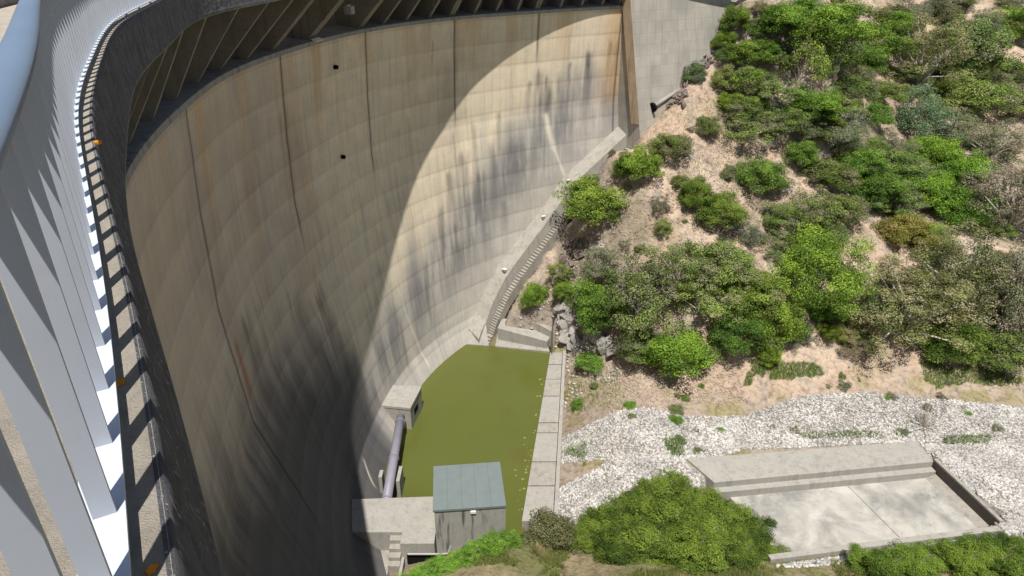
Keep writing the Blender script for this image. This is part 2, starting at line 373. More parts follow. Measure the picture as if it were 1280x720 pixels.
# crest slab, kerb, edge beam
es = np.linspace(6, EL-12, 500)
def estrip(offs): return [[(*(Ep(s_, o)), z) for o, z in offs] for s_ in es]
MB().sweep(estrip([(-.055, ZC), (-.01, ZB), (-.35, ZB), (-.35, ZB+.45), (-5.2, ZB+.45), (-5.2, ZC-.22), (-.72, ZC-.22), (-.72, ZC)])).build('crest_slab', M['kerb'], dam)
# the weathered outer face: thin render coat standing proud of the beam
bs = np.arange(6, EL-6, .06); bz = np.linspace(ZC-.012, ZB, 22)
BS, BZ = np.meshgrid(bs, bz, indexing='ij'); off = -.045+.065*(ZC-BZ)/(ZC-ZB)+.03*np.abs(fbm(BS*3, BZ*3, 8, 4, 2.))
off[:, 0] = -.07; BZ[:, 0] = ZC+.004; off[:, 1] = -.045; off[:, -3:] = .03; BZ[:, 1] = ZC-.004
P0 = np.stack([np.interp(BS, ES, EDGE[:, 0])+np.interp(BS, ES, EN[:, 0])*off, np.interp(BS, ES, EDGE[:, 1])+np.interp(BS, ES, EN[:, 1])*off, BZ], -1)
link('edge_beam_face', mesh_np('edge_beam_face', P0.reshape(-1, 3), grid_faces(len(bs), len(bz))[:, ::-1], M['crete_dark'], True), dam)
MB().sweep(estrip([(.0, ZB-.003), (.03, ZB-.003), (.03, ZB-.02), (-.35, ZB-.02), (-.35, ZB-.003)])).build('beam_underside', M['crete_grey'], dam)

# brackets
def lip_to_edge(s):
    p = Lp(np.array([s]))[0]; n = Np(np.array([s]))[0]; d = EDGE-p; along = d@np.array([-n[1], n[0]]); i = np.argmin(np.abs(along)+ (d@n < -1)*99)
    return p, n, float((EDGE[i]-p)@n)
def bracket(s, th, depth_wide=0, mat='crete_fin', name='bracket'):
    p, n, e = lip_to_edge(s); t = np.array([-n[1], n[0]])
    prf = [(-2.45, ZL+.2), (-.42, ZL+.02), (-.30, ZL+.15), (e-.12, ZB+.02), (e-.3, ZB+.45), (-2.45, ZB+.45)]
    A = [(p[0]+n[0]*o-t[0]*th/2, p[1]+n[1]*o-t[1]*th/2, z) for o, z in prf]; B = [(p[0]+n[0]*o+t[0]*th/2, p[1]+n[1]*o+t[1]*th/2, z) for o, z in prf]
    return MB().sweep([A, B]).build(name, M[mat], dam)
fin_s = []
for j in range(len(SJ)-1):
    for k in range(4):
        if j == 3 and k > 0: continue
        fin_s.append(SJ[j]+(SJ[j+1]-SJ[j])*k/4)
for s_ in fin_s: bracket(s_+.14, .3)
for s_ in SJ[3:]: bracket(s_-.2, .3)
sw = SJ[3]+(SJ[4]-SJ[3])*.43; bracket(sw, .95, name='wide_bracket')
# ladder bars and small sign on the wide bracket
p, n, e = lip_to_edge(sw); t = np.array([-n[1], n[0]])
mb = MB()
for k in range(5):
    o0 = np.array([p[0], p[1]])+t*(-.5+.25*k); mb.tube([(*(o0+n*-.15), ZL+.12), (*(o0+n*.35), ZL-.05)], .035, 6)
for k in range(3):
    o0 = np.array([p[0], p[1]])+n*(.0+.15*k); mb.tube([(*(o0+t*-.6), ZL+.1-.05*k), (*(o0+t*.6), ZL+.1-.05*k)], .03, 6)
mb.build('access_grating', M['white'], dam)
q = np.array(p)+n*(e-.9)+t*(.75)
MB().box((q[0], q[1], ZL+2.0), (.06, .5, .45), math.atan2(t[1], t[0])+math.pi/2).build('white_panel', M['white'], dam)
MB().box((q[0], q[1], ZL+1.9), (.5, .6, .5), math.atan2(t[1], t[0])+math.pi/2).build('box', M['crete_light'], dam)

# ------------------------------------------------------------------ abutment blocks at the far end
top_l = at(788, 0, -5.5); bot_l = at(798, 143, -16.9); slope = (bot_l-top_l)/(top_l[2]-bot_l[2])
def edge_pt(z): return top_l+slope*(top_l[2]-z)
def abut_block(u0, u1, name, off=0, zb=-24):
    d = np.array([.86, .51]); rings = []
    nrm = np.array([.51, -.86]); A = []
    nn = 14; vs = []
    for i in range(nn+1):
        z = ZC-.3+(zb-ZC+.3)*i/nn; o = edge_pt(z)[:2]+nrm*off
        a = o+d*u0; b_ = o+d*u1; back = -nrm*6
        vs.append([(*a, z), (*b_, z), (*(b_+back), z), (*(a+back), z)])
    return MB().sweep(vs).build(name, M['abut'], dam)
m, nt, b = newmat('abutment_concrete', .92, .15); P = geo(nt)
c = mix(nt, (.39, .365, .325), (.46, .43, .38), noise(nt, P, .5, 6))
c = mix(nt, c, (.32, .305, .28), ramp(nt, noise(nt, mapping(nt, P, (1, 1, 1)), .16, 3), [(.45, (0, 0, 0)), (.6, (.9,)*3)]))
c = mix(nt, c, (.27, .25, .22), ramp(nt, noise(nt, mapping(nt, P, (1.6, 1.6, .1)), 1, 7, .65), [(.5, (0, 0, 0)), (.75, (.7,)*3)]))
sx = N(nt, 'ShaderNodeSeparateXYZ'); nt.links.new(P, sx.inputs[0])
cb = N(nt, 'ShaderNodeCombineXYZ'); nt.links.new(sx.outputs[0], cb.inputs[0]); nt.links.new(sx.outputs[2], cb.inputs[1])
br = N(nt, 'ShaderNodeTexBrick'); br.offset = 0; br.inputs['Scale'].default_value = 1; br.inputs['Brick Width'].default_value = .9; br.inputs['Row Height'].default_value = 1.1
br.inputs['Mortar Size'].default_value = .022; br.inputs['Color1'].default_value = (1, 1, 1, 1); br.inputs['Color2'].default_value = (.88, .88, .88, 1); br.inputs['Mortar'].default_value = (.7, .68, .66, 1)
nt.links.new(cb.outputs[0], br.inputs['Vector']); c = mix(nt, c, br.outputs[0], .7, 'MULTIPLY')
nt.links.new(c, b.inputs['Base Color']); bump(nt, b, noise(nt, P, 14, 6), .3, .03); M['abut'] = m
abut_block(0, 14.6, 'abutment_block', 0); abut_block(14.68, 24, 'abutment_block', -.1, -22)
# ochre end face of the arch
m2 = concrete('rust_stained_concrete', (.36, .27, .18), .35, 1, .4); A = []; B = []
for i in range(15):
    z = ZC-.3+(-18+1.9)*i/14; o = edge_pt(z)[:2]; A.append((*(o+np.array([-.015, -.01])), z)); B.append((*(o+np.array([-.78, .72])), z))
MB().loft(A, B).build('stained_end_face', m2, dam)

# ------------------------------------------------------------------ terrain
hits = [wall_hit(*p) for p in ((796, 140), (752, 180), (707, 222), (670, 273), (620, 340), (603, 373), (592, 420))]
print('plinth hits', hits)
PL = []     # plinth inner edge: s, z
for h in hits:
    if h: PL.append(h)
PL.sort(key=lambda h: h[0])
pl_s = [h[0] for h in PL]; pl_z = [h[1] for h in PL]
ctrl = [(17.6, 45.3, -38.2), (19.3, 52.7, -36), (19.4, 54.3, -33.5), (20, 58.6, -29), (21.3, 66, -24.5), (22.3, 72.3, -19.5), (23.5, 79.2, -14),
        (31, 45.3, -38.2), (34.6, 53.4, -36.5), (37, 61.6, -30.5), (40.8, 71.5, -26.5), (44.6, 81.6, -22), (48.9, 93.3, -16.5), (55, 111, -8),
        (43, 45, -38), (48.8, 54, -37), (53.3, 63.6, -31.5), (60, 75.5, -28), (67.7, 89, -24), (74, 102, -18), (86, 125, -9),
        (9, 50, -38.3), (9, 42, -38.3), (9.4, 55.6, -38), (9.5, 58.2, -35), (9.7, 61.6, -30.5), (9.8, 64.6, -26.5), (10, 68, -22.5), (10.2, 70.8, -19.8),
        (18.2, 79.2, -15.6), (21, 81.0, -12.4), (24.2, 83.0, -8.7), (28, 85, -4.5), (20, 76.2, -13.9), (18.8, 73.2, -17.1), (14.5, 74.2, -18.2), (16.5, 75.5, -17.2),
        (23, 100, 2), (33, 87, -3), (37, 96, -2), (40, 85, -13), (60, 140, 4), (110, 150, 0), (0, 110, 0), (130, 60, -32), (130, 100, -20), (90, 45, -38), (60, 48, -38),
        (3, 36, -38.6), (.8, 33.2, -36.5), (-2.1, 31.7, -35.8), (-.3, 33.0, -36.2), (-5, 30.5, -37.0), (3.1, 31, -36.6), (8.2, 30.5, -36), (12, 32, -37), (19.5, 32.9, -38.0), (33.3, 32.5, -38), (45, 35, -38), (14, 37, -38.3), (25, 38, -38.3), (38, 40, -38.2),
        (0, 20, -31), (10, 20, -30), (30, 20, -33), (50, 20, -35), (0, 0, -22), (60, 0, -28), (25, 0, -23), (-8, 24, -33), (-9, 31, -37.8), (-5, -20, -12), (60, -40, -20), (100, 10, -32),
        (-60, 20, -50), (-60, 60, -50), (-30, 35, -45), (-25, 60, -42), (-40, -20, -40), (-40, 110, -25), (5.5, 60.5, -38.2), (-3, 64, -37.5)]
for s_, z_ in PL[:-1]:
    p = wall(np.array([s_]), np.array([z_]))[0]; n = Np(np.array([s_]))[0]; ctrl.append((p[0]+n[0]*3.6, p[1]+n[1]*3.6, z_-2.1))
ctrl = np.array(ctrl, float)
def tps(r2): return np.where(r2 > 0, r2*np.log(r2+1e-12), 0)*.5
n_ = len(ctrl); K = tps(((ctrl[:, None, :2]-ctrl[None, :, :2])**2).sum(-1))+np.eye(n_)*2.5
Pm = np.c_[np.ones(n_), ctrl[:, :2]]; A_ = np.zeros((n_+3, n_+3)); A_[:n_, :n_] = K; A_[:n_, n_:] = Pm; A_[n_:, :n_] = Pm.T
W_ = np.linalg.solve(A_, np.r_[ctrl[:, 2], 0, 0, 0])
POOLP = [at(575, 430, ZW)[:2], at(686, 442, ZW)[:2], at(650, 655, ZW)[:2]]
pool_right = [np.array(at(693, 438, -38.3)[:2]), np.array(at(672, 655, -38.3)[:2])]
def terr(X, Y, rough=True):
    X = np.asarray(X, float); Y = np.asarray(Y, float); sh = X.shape; x = X.ravel(); y = Y.ravel(); out = np.empty(len(x))
    for i in range(0, len(x), 20000):
        xx = x[i:i+20000]; yy = y[i:i+20000]
        out[i:i+20000] = tps((xx[:, None]-ctrl[:, 0])**2+(yy[:, None]-ctrl[:, 1])**2)@W_[:n_]+W_[n_]+W_[n_+1]*xx+W_[n_+2]*yy
    far = np.maximum(np.hypot((x-30)/160, (y-60)/140)-1, 0); out = np.clip(out, -60, 25)*(1/(1+far))-38*(far/(1+far))
    if rough:
        flat = sstep(-34.5, -37.5, out)
        rocky = sstep(14, 4, x)*sstep(57, 60, y)
        out += (fbm(x, y, 11, 6, .16)*.8+fbm(x, y, 12, 4, .8)*.28)*(1-.85*flat)+(np.abs(fbm(x, y, 13, 5, .5))-.2)*1.3*rocky*(1-.8*flat)
    # pit for the pool and under the works beside it
    d0 = pool_right[1]-pool_right[0]; nn = np.array([d0[1], -d0[0]])/np.hypot(*d0); side = (x-pool_right[0][0])*nn[0]+(y-pool_right[0][1])*nn[1]
    inp = (side > .25) & (y > 33.8) & (y < 63.5)
    out = np.where(inp, np.minimum(out, -41.5), out)
    # basin pit
    return out.reshape(sh)
BAS = dict(slab=[(862, 573), (1147, 553), (1166, 576), (905, 603)])
def axis(lo, hi, step, olo, ohi):
    a = [lo]; st = step
    while a[-1] > olo: st *= 1.18; a.append(a[-1]-st)
    a = a[::-1]; a += list(np.arange(lo+step, hi, step)); st = step
    while a[-1] < ohi: st *= 1.18; a.append(a[-1]+st)
    return np.array(a)
ax = axis(-14, 90, .38, -900, 900); ay = axis(18, 128, .38, -500, 1200)
# basin in the flat: corners (inner floor) in plan
bz0, bzf = -38.15, -39.35
b_in = [at(905, 618, bzf)[:2], at(1160, 600, bzf)[:2], at(1236, 655, bzf)[:2], at(985, 684, bzf)[:2]]
GX, GY = np.meshgrid(ax, ay, indexing='ij'); GZ = terr(GX, GY)
def inside(poly, X, Y, grow=0):
    c_ = np.mean(poly, 0); pts = [c_+(np.array(p)-c_)*(1+grow) for p in poly]; r = np.zeros(X.shape, bool); n = len(pts)
    for i in range(n):
        x1, y1 = pts[i]; x2, y2 = pts[(i+1) % n]
        with np.errstate(divide='ignore', invalid='ignore'):
            r ^= ((y1 > Y) != (y2 > Y)) & (X < (x2-x1)*(Y-y1)/(y2-y1+1e-12)+x1)
    return r
flat_poly = [at(892, 600, bz0)[:2], at(1160, 574, bz0)[:2], at(1242, 668, bz0)[:2], at(960, 705, bz0)[:2]]
fp = inside(flat_poly, GX, GY, .1); GZ = np.where(fp, np.minimum(GZ, -38.85), GZ)
pit_poly = [at(*q, bzf)[:2] for q in ((872, 612), (1168, 592), (1250, 664), (955, 708))]; fi = inside(pit_poly, GX, GY, 0); GZ = np.where(fi, np.minimum(GZ, -40.2), GZ)
for s_ in np.linspace(pl_s[0], pl_s[-1]-2, 120):
    z_ = np.interp(s_, pl_s, pl_z); p = wall(np.array([s_]), np.array([z_]))[0]; n = Np(np.array([s_]))[0]; c0 = p[:2]+n*1.6
    d_ = np.hypot(GX-c0[0], GY-c0[1]); GZ = np.where(d_ < 1.75, np.minimum(GZ, z_-2.05), GZ)
slope_ = np.hypot(*np.gradient(GZ, ax, ay))
dirt = np.array([.56, .43, .33]); dirt2 = np.array([.62, .50, .39]); rock = np.array([.33, .29, .255]); drygr = np.array([.36, .31, .18]); humus = np.array([.20, .16, .115]); greengr = np.array([.17, .21, .06])
cg = np.ones(GX.shape+(3,))*dirt; na = fbm(GX, GY, 21, 5, .12); nb = fbm(GX, GY, 22, 5, .6); nc = fbm(GX, GY, 23, 4, .25)
def bl(c_, k):
    global cg
    cg = cg*(1-k[..., None])+c_*k[..., None]
bl(dirt2, sstep(-.2, .5, na)); bl(rock, sstep(.9, 1.8, slope_+.6*nb)*.8); bl(rock, sstep(12, 5, GX)*sstep(56, 60, GY)*.6*sstep(-.5, .3, nb+nc))
nd = fbm(GX, GY, 24, 5, 1.1); bl(rock*1.25, sstep(.18, .4, nd)*.7); bl(humus, sstep(.25, .5, -nd)*.3)
bl(humus, sstep(.05, .5, nb+.4*nc)*sstep(-37, -33, GZ)*.3); bl(drygr, sstep(0, .4, nc+.3*nb)*.35)
lowz = sstep(-36.2, -37.6, GZ)*(GY > 34); bl(np.array([.40, .34, .28]), lowz*.7)
stone_polys = [[(900, 520, -37.2), (1000, 490, -36.3), (1090, 482, -36.3), (1200, 490, -36.5), (1300, 500, -36.8), (1310, 554, -37.8), (1150, 550, -37.9), (905, 558, -37.9)],
    [(700, 520, -38.2), (790, 512, -38.1), (860, 524, -38), (925, 522, -38), (925, 560, -38), (890, 574, -38.2), (790, 578, -38.2), (700, 556, -38.2)],
    [(690, 594, -38.2), (760, 572, -38.2), (880, 568, -38.2), (900, 605, -38.2), (940, 650, -38.2), (690, 650, -38.2)],
    [(1150, 554, -38.1), (1300, 554, -38), (1290, 660, -38.2), (1250, 668, -38.2)], [(970, 700, -38.3), (1290, 655, -38.2), (1290, 690, -38.2), (980, 716, -38.3)]]
for q in stone_polys: bl(np.array([.42, .395, .36]), inside([at(*c_)[:2] for c_ in q], GX, GY)*.85); bl(drygr, lowz*sstep(0, .3, nb)*.6)
near = sstep(37, 34, GY); bl(drygr*.95, near*.85); bl(greengr, near*sstep(-.1, .4, nb+nc)*.6)
M['ground'], nt, b = newmat('hillside_soil', .95, .1); P = geo(nt); vc = N(nt, 'ShaderNodeVertexColor'); vc.layer_name = 'Col'
c = mix(nt, vc.outputs[0], (.62, .58, .55), ramp(nt, noise(nt, P, 2.2, 9, .7), [(.45, (0, 0, 0)), (.7, (1, 1, 1))]), 'MULTIPLY')
c = mix(nt, c, (1.25, 1.22, 1.2), ramp(nt, noise(nt, P, .8, 9, .7), [(.5, (0, 0, 0)), (.7, (1, 1, 1))]), 'MULTIPLY')
vo = N(nt, 'ShaderNodeTexVoronoi'); vo.inputs['Scale'].default_value = 2.4; nt.links.new(P, vo.inputs['Vector'])
c = mix(nt, c, (.55, .52, .5), ramp(nt, vo.outputs['Distance'], [(.0, (.0, .0, .0)), (.55, (0, 0, 0)), (.8, (.6, .6, .6))]), 'MULTIPLY')
nt.links.new(c, b.inputs['Base Color']); bump(nt, b, noise(nt, P, 3.5, 10, .75), 1.0, .25)
gm = mesh_np('ground', np.stack([GX, GY, GZ], -1).reshape(-1, 3), grid_faces(len(ax), len(ay)), M['ground'], True, col=np.clip(cg, .02, 1).reshape(-1, 3))
props(link('ground', gm), kind='structure')
def gz(x, y):
    i = np.clip(np.searchsorted(ax, x)-1, 0, len(ax)-2); j = np.clip(np.searchsorted(ay, y)-1, 0, len(ay)-2)
    u = (x-ax[i])/(ax[i+1]-ax[i]); v = (y-ay[j])/(ay[j+1]-ay[j])
    return (GZ[i, j]*(1-u)+GZ[i+1, j]*u)*(1-v)+(GZ[i, j+1]*(1-u)+GZ[i+1, j+1]*u)*v
def ghit(px, py):
    d = ray(px, py); t = np.arange(38, 190, .1); P = d[None]*t[:, None]; z = gz(P[:, 0], P[:, 1]); k = np.nonzero(P[:, 2] < z)[0]
    k = k[0] if len(k) else len(t)-1; return P[k]

# water
M['water'], nt, b = newmat('green_water', .16, .22); P = geo(nt)
c = mix(nt, (.082, .097, .022), (.105, .117, .028), noise(nt, P, .12, 3)); c = mix(nt, c, (.24, .24, .07), ramp(nt, noise(nt, P, 1.1, 8, .7), [(.70, (0, 0, 0)), (.78, (.7,)*3)]))
c = mix(nt, c, (.09, .07, .02), ramp(nt, noise(nt, P, .3, 4), [(.55, (0, 0, 0)), (.8, (.5,)*3)]))
nt.links.new(c, b.inputs['Base Color']); bump(nt, b, noise(nt, P, 3, 4), .04, .05)
wp = [(-16, 66), (*at(575, 424, ZW)[:2],), (*at(690, 436, ZW)[:2],), (*at(655, 668, ZW)[:2],), (-16, 33)]
mb = MB(); mb.add([(p[0], p[1], ZW) for p in wp], [tuple(range(len(wp)))[::-1]]); props(mb.build('pool_water', M['water']), kind='structure')
M['lake'], nt, b = newmat('lake_water', .1, .5); b.inputs['Base Color'].default_value = (.02, .05, .05, 1)
mb = MB(); A = [(lp[i][0]-ln[i][0]*3.1, lp[i][1]-ln[i][1]*3.1, -8) for i in range(0, 500, 10)]; B = [(-260, a[1]*2.2, -8) for a in A]
mb.loft(A, B); props(mb.build('reservoir_water', M['lake']), kind='structure')

# yellow scum flecks along the pool's right bank
M['scum'] = painted('yellow_scum', (.26, .25, .07), .8, .2, .1)
mb = MB(); rr = random.Random(5)
for k in range(45):
    t_ = rr.random(); px = 684+(654-684)*t_-rr.expovariate(1/5.)-2; py = 470+(640-470)*t_; p = at(px, py, ZW); r_ = rr.uniform(.03, .13)
    pts = [(p[0]+math.cos(q)*r_*rr.uniform(.5, 1.2), p[1]+math.sin(q)*r_*rr.uniform(.5, 1.2), ZW+.006) for q in np.linspace(0, 2*math.pi, 9)[:-1]]
    mb.add(pts, [tuple(range(8))])
props(mb.build('algae', M['scum']), 'yellow flecks of algae floating along the right edge of the green pool', 'algae', kind='stuff')

# ------------------------------------------------------------------ plinth and stairs along the foot of the arch
ps = np.linspace(pl_s[0]-.5, pl_s[-1]+.3, 90); pz = np.interp(ps, pl_s, pl_z); pz[0:6] = pz[6]-np.linspace(1, 0, 6)*1.2
rings = []
for s_, z_ in zip(ps, pz):
    p = wall(np.array([s_]), np.array([z_]))[0][:2]; n = Np(np.array([s_]))[0]
    rings.append([(*(p-n*.6), z_+.35), (*(p+n*.05), z_+.3), (*(p+n*1.5), z_-.35), (*(p+n*1.72), z_-2.1), (*(p+n*1.7), z_-6), (*(p-n*.6), z_-6)])
pt = empty('foot_plinth', (rings[45][1][0], rings[45][1][1], rings[45][1][2]-2), 'pale sloping concrete ledge climbing along the foot of the curved dam wall', 'ledge')
MB().sweep(rings).build('ledge', M['crete'], pt)
st = empty('hillside_stairs', (rings[45][2][0]+1, rings[45][2][1], rings[45][2][2]-2.5), 'narrow flight of grey concrete steps climbing beside the dam foot ledge', 'stairs')
mb = MB(); L = []
for s_, z_ in zip(ps, pz):
    p = wall(np.array([s_]), np.array([z_]))[0][:2]; n = Np(np.array([s_]))[0]; L.append((p+n*1.75, p+n*2.85, z_-1.55))
tot = 0; zs = [l[2] for l in L]
zz = np.arange(min(zs)+.2, max(zs)-.05, .24); order = np.argsort(zs)
for k, z_ in enumerate(zz):
    s0 = np.interp(z_, np.array(zs)[order], ps[order]); s1 = np.interp(z_+.24, np.array(zs)[order], ps[order]); 
    s1 = max(s1, s0+.2); q = []
    for ss_, o in ((s0, 1.75), (s0, 2.55), (s1, 2.55), (s1, 1.75)):
        zi = np.interp(ss_, ps, pz); p = wall(np.array([ss_]), np.array([zi]))[0][:2]; q.append(p+Np(np.array([ss_]))[0]*o)
    mb.prism(q, z_-1.5, z_+rr.uniform(-.02, .02))
mb.build('steps', M['crete'], st)
# small concrete ties and posts with white caps along the ledge
for (px, py), lab in zip(((800, 143), (707, 224), (676, 297), (626, 341), (628, 376)), ('highest on the ledge by the abutment', 'beside the round bright bush', 'midway down beside the steps', 'on the lower half of the ledge', 'lowest, just above the pool')):
    h = wall_hit(px-3, py-3)
    if not h: continue
    p = wall(np.array([h[0]]), np.array([h[1]]))[0]; n = Np(np.array([h[0]]))[0]; zz_ = np.interp(h[0], pl_s, pl_z)
    e = empty('marker_post', (p[0]+n[0]*.9, p[1]+n[1]*.9, zz_-.1), 'small white topped concrete marker '+lab, 'marker', 'markers on the dam foot ledge')
    stub = MB().box((p[0]+n[0]*.9, p[1]+n[1]*.9, zz_+.1), (.3, .2, .3), .5).build('stub', M['crete'], e)
    MB().box((p[0]+n[0]*.9, p[1]+n[1]*.9, zz_+.275), (.4, .26, .05), .5).build('cap', M['white'], stub)

# ------------------------------------------------------------------ pool walls
# right bank coping of sloping slabs
ci = [at(688, 440, -38.35), at(652, 652, -38.35)]; co = [at(703, 440, -38.15), at(691, 652, -38.15)]
cp = empty('pool_wall', (ci[0][0], ci[0][1], -39), 'low concrete wall of joined slabs along the right side of the green pool', 'wall')
nseg = 8; cuts = [0, .1, .21, .33, .5, .56, .72, .84, 1]
for k in range(8):
    t0, t1 = cuts[k]+.003, cuts[k+1]-.003
    a, b_ = ci[0]*(1-t0)+ci[1]*t0, ci[0]*(1-t1)+ci[1]*t1; c_, d_ = co[0]*(1-t1)+co[1]*t1, co[0]*(1-t0)+co[1]*t0; j = rr.uniform(-.04, .04)
    MB().prism([a[:2], b_[:2], c_[:2], d_[:2]], -41, [a[2]+j, b_[2]+j, c_[2]+j*.5, d_[2]+j*.5]).build('slab', M['crete_light'] if k % 2 else M['crete'], cp, bevel=.03)
MB().prism([(co[0][0]+.05, co[0][1]), (co[0][0]+.35, co[0][1]), (co[1][0]+.35, co[1][1]), (co[1][0]+.05, co[1][1])], -39, -38.0).build('kerb', M['crete_light'], cp)
# far end wall with channel
fw = empty('pool_end_wall', (0, 63, -39), 'sloping concrete apron with a narrow channel closing the far end of the green pool', 'wall')
a = [at(583, 431, ZW), at(611, 433, ZW), at(607, 405, -37.2), at(590, 405, -37.2)]
MB().prism([p[:2] for p in a], -41, [-38.9, -38.9, -37.0, -37.0]).build('apron', M['crete_light'], fw)
a = [at(619, 434, ZW), at(687, 442, ZW), at(683, 428, -38.1), at(623, 410, -37.4)]
MB().prism([p[:2] for p in a], -41, [-38.85, -38.75, -38.2, -37.5]).build('apron', M['crete'], fw)
a = [at(622, 411, -37.0), at(684, 429, -37.9), at(688, 422, -37.9), at(628, 398, -37.0)]
MB().prism([p[:2] for p in a], -41, [-36.9, -37.7, -37.7, -36.9]).build('side_wall', M['crete_light'], fw)
a = [at(640, 388, -36.0), at(689, 414, -36.9), at(690, 409, -36.9), at(645, 384, -36.0)]
MB().prism([p[:2] for p in a], -41, [-36.0, -36.9, -36.9, -36.0]).build('side_wall', M['crete'], fw)
a = [at(611, 433, ZW), at(619, 434, ZW), at(623, 410, -37.8), at(607, 405, -37.6)]
MB().prism([p[:2] for p in a], -41, [-39.1, -39.1, -38.1, -38.1]).build('channel_floor', concrete('mossy_concrete', (.16, .13, .07)), fw)

# ------------------------------------------------------------------ works in the pool
bt = -36.6; q = [at(489, 481, bt), at(527, 483, bt), at(513, 510, bt), at(473, 506, bt)]
vb = empty('valve_chamber', (q[2][0]-1, q[2][1]+1.5, ZW), 'square concrete chamber against the dam at the left edge of the green pool', 'chamber')
cc = np.mean([p[:2] for p in q], 0)
MB().prism([cc+(p[:2]-cc)*.97 for p in q], -41, bt-.28).build('chamber_wall', M['crete'], vb)
MB().prism([p[:2] for p in q], bt-.277, bt).build('cap_slab', M['crete_light'], vb, bevel=.03)
x0 = q[2][0]; x1 = q[1][0]
mid = (q[1]*.45+q[2]*.55)[:2]; dr = (q[1]-q[2])[:2]; dr /= np.hypot(*dr); nr = np.array([dr[1], -dr[0]])
MB().prism([mid-dr*.5-nr*.3, mid+dr*.5-nr*.3, mid+dr*.5-nr*.02, mid-dr*.5-nr*.02], bt-1.5, bt-.9).build('opening', M['black'], vb)
pipe = empty('steel_pipe', (-9.7, 45, -38), 'long rusty mauve steel pipe running from the chamber to the concrete platform', 'pipe')
pa = at(501, 521, -37.3); pb = at(482, 634, -37.3); pshell = MB().tube([pa, pa*.5+pb*.5, pb], .37, 20).build('pipe_shell', M['pipe'], pipe, True)
for f_ in (.07, .5, .93):
    c_ = pa*(1-f_)+pb*f_; d_ = (pb-pa)/np.linalg.norm(pb-pa)
    MB().tube([c_-d_*.05, c_+d_*.05], .43, 20).build('flange', M['pipe'], pshell, False)
sd_ = empty('pipe_saddle', (pa[0], 41.5, ZW), 'pair of small concrete uprights holding the pipe above the pool', 'support')
for dx in (-.78, .66):
    c_ = pa*.3+pb*.7; MB().box((c_[0]+dx, c_[1]+.15, -38.2), (.28, .8+.9*(dx > 0), 2.2)).build('upright', M['crete_light'], sd_, bevel=.02)

# house and platform
rt = -34.0; r4 = [at(541.7, 582.7, rt), at(625, 577, rt), at(632.7, 631.7, rt), at(541, 638, rt)]; rc = np.mean([p[:2] for p in r4], 0)
hs = empty('pump_house', (rc[0], rc[1], -38.2), 'small concrete hut with flat grey green roof at the near end of the pool', 'hut')
MB().prism([rc+(p[:2]-rc)*.965 for p in r4], -41, rt-.2).build('wall', concrete('streaked_concrete', (.33, .32, .30), .25, 1.6, .8, (.10, .10, .095)), hs)
hroof = MB().prism([p[:2] for p in r4], rt-.198, rt).build('roof', M['roof'], hs, bevel=.015)
ww = [rc+(p[:2]-rc)*.965 for p in r4]
a, b_ = ww[1], ww[2]; dr = (b_-a)/np.hypot(*(b_-a)); nr = np.array([-dr[1], dr[0]])
MB().prism([a+nr*.003, b_+nr*.003, b_+nr*.05, a+nr*.05], -38.6, rt-.22).build('side_render', M['white'] if 0 else M['crete_light'], hs)
for k in range(1, 5):      # roof sheet seams
    f_ = k/5; a_ = r4[0]*(1-f_)+r4[1]*f_; b2 = r4[3]*(1-f_)+r4[2]*f_; MB().tube([(a_[0], a_[1]-.04, rt+.004), (b2[0], b2[1]+.04, rt+.004)], .02, 6).build('roof_seam', M['roof'], hroof)
fx = ww[3]*.45+ww[2]*.55; MB().box((fx[0], fx[1]-.06, rt-.42), (.36, .12, .2)).build('lamp', M['white'], hs)
pzp = -36.5; p4 = [at(463, 624, pzp), at(541, 620, pzp), at(543, 677, pzp), at(457, 665, pzp)]
pf = empty('platform', (-8, 35.5, -38.5), 'pale concrete platform with a lower step between the dam wall and the hut', 'platform')
x0, x1 = p4[3][0], p4[2][0]; y0, y1 = p4[3][1], p4[0][1]
MB().prism([(x0-1.8, y0), (x0+.52*(x1-x0), y0), (x0+.52*(x1-x0), y0-1.0), (x1, y0-1.0), (x1, p4[1][1]), (x0-1.8, y1)], -41, pzp).build('upper_deck', M['crete_light'], pf, bevel=.03)
MB().prism([(x0-1.8, y0-3.0), (x0+.35*(x1-x0), y0-3.0), (x0+.35*(x1-x0), y0-.003), (x0-1.8, y0-.003)], -41, pzp-1.75).build('lower_deck', M['crete'], pf, bevel=.03)
for k in range(4):
    MB().prism([(x0+.352*(x1-x0), y0-.45*(k+1)), (x0+.52*(x1-x0), y0-.45*(k+1)), (x0+.52*(x1-x0), y0-.45*k-.004), (x0+.352*(x1-x0), y0-.45*k-.004)], -41, pzp-.32*(k+1)).build('step', M['crete'], pf)
MB().prism([(x0+.525*(x1-x0), y0-3.2), (x0+.565*(x1-x0), y0-3.2), (x0+.565*(x1-x0), y0-1.01), (x0+.525*(x1-x0), y0-1.01)], -41, pzp-1.3).build('side_wall', M['crete_light'], pf)
MB().prism([(x0+.60*(x1-x0), y0-1.02), (x0+.98*(x1-x0), y0-1.02), (x0+.98*(x1-x0), y0-1.004), (x0+.60*(x1-x0), y0-1.004)], -38.6, -37.5).build('dark_opening', M['black'], pf)
MB().prism([(x0+.58*(x1-x0), y0-3.2), (x1+1.8, y0-3.2), (x1+1.8, y0-1.03), (x0+.58*(x1-x0), y0-1.03)], -41, -38.5).build('pit_floor', M['crete_dark'], pf)
MB().tube([(x0+.62*(x1-x0), y0-1.15, pzp-.85), (x1+.4, y0-1.15, pzp-.85), (x1+.9, y0-1.15, pzp-.8), (x1+1.1, y0-1.0, pzp-.3)], .07, 8).build('hand_pipe', M['steel'], pf)

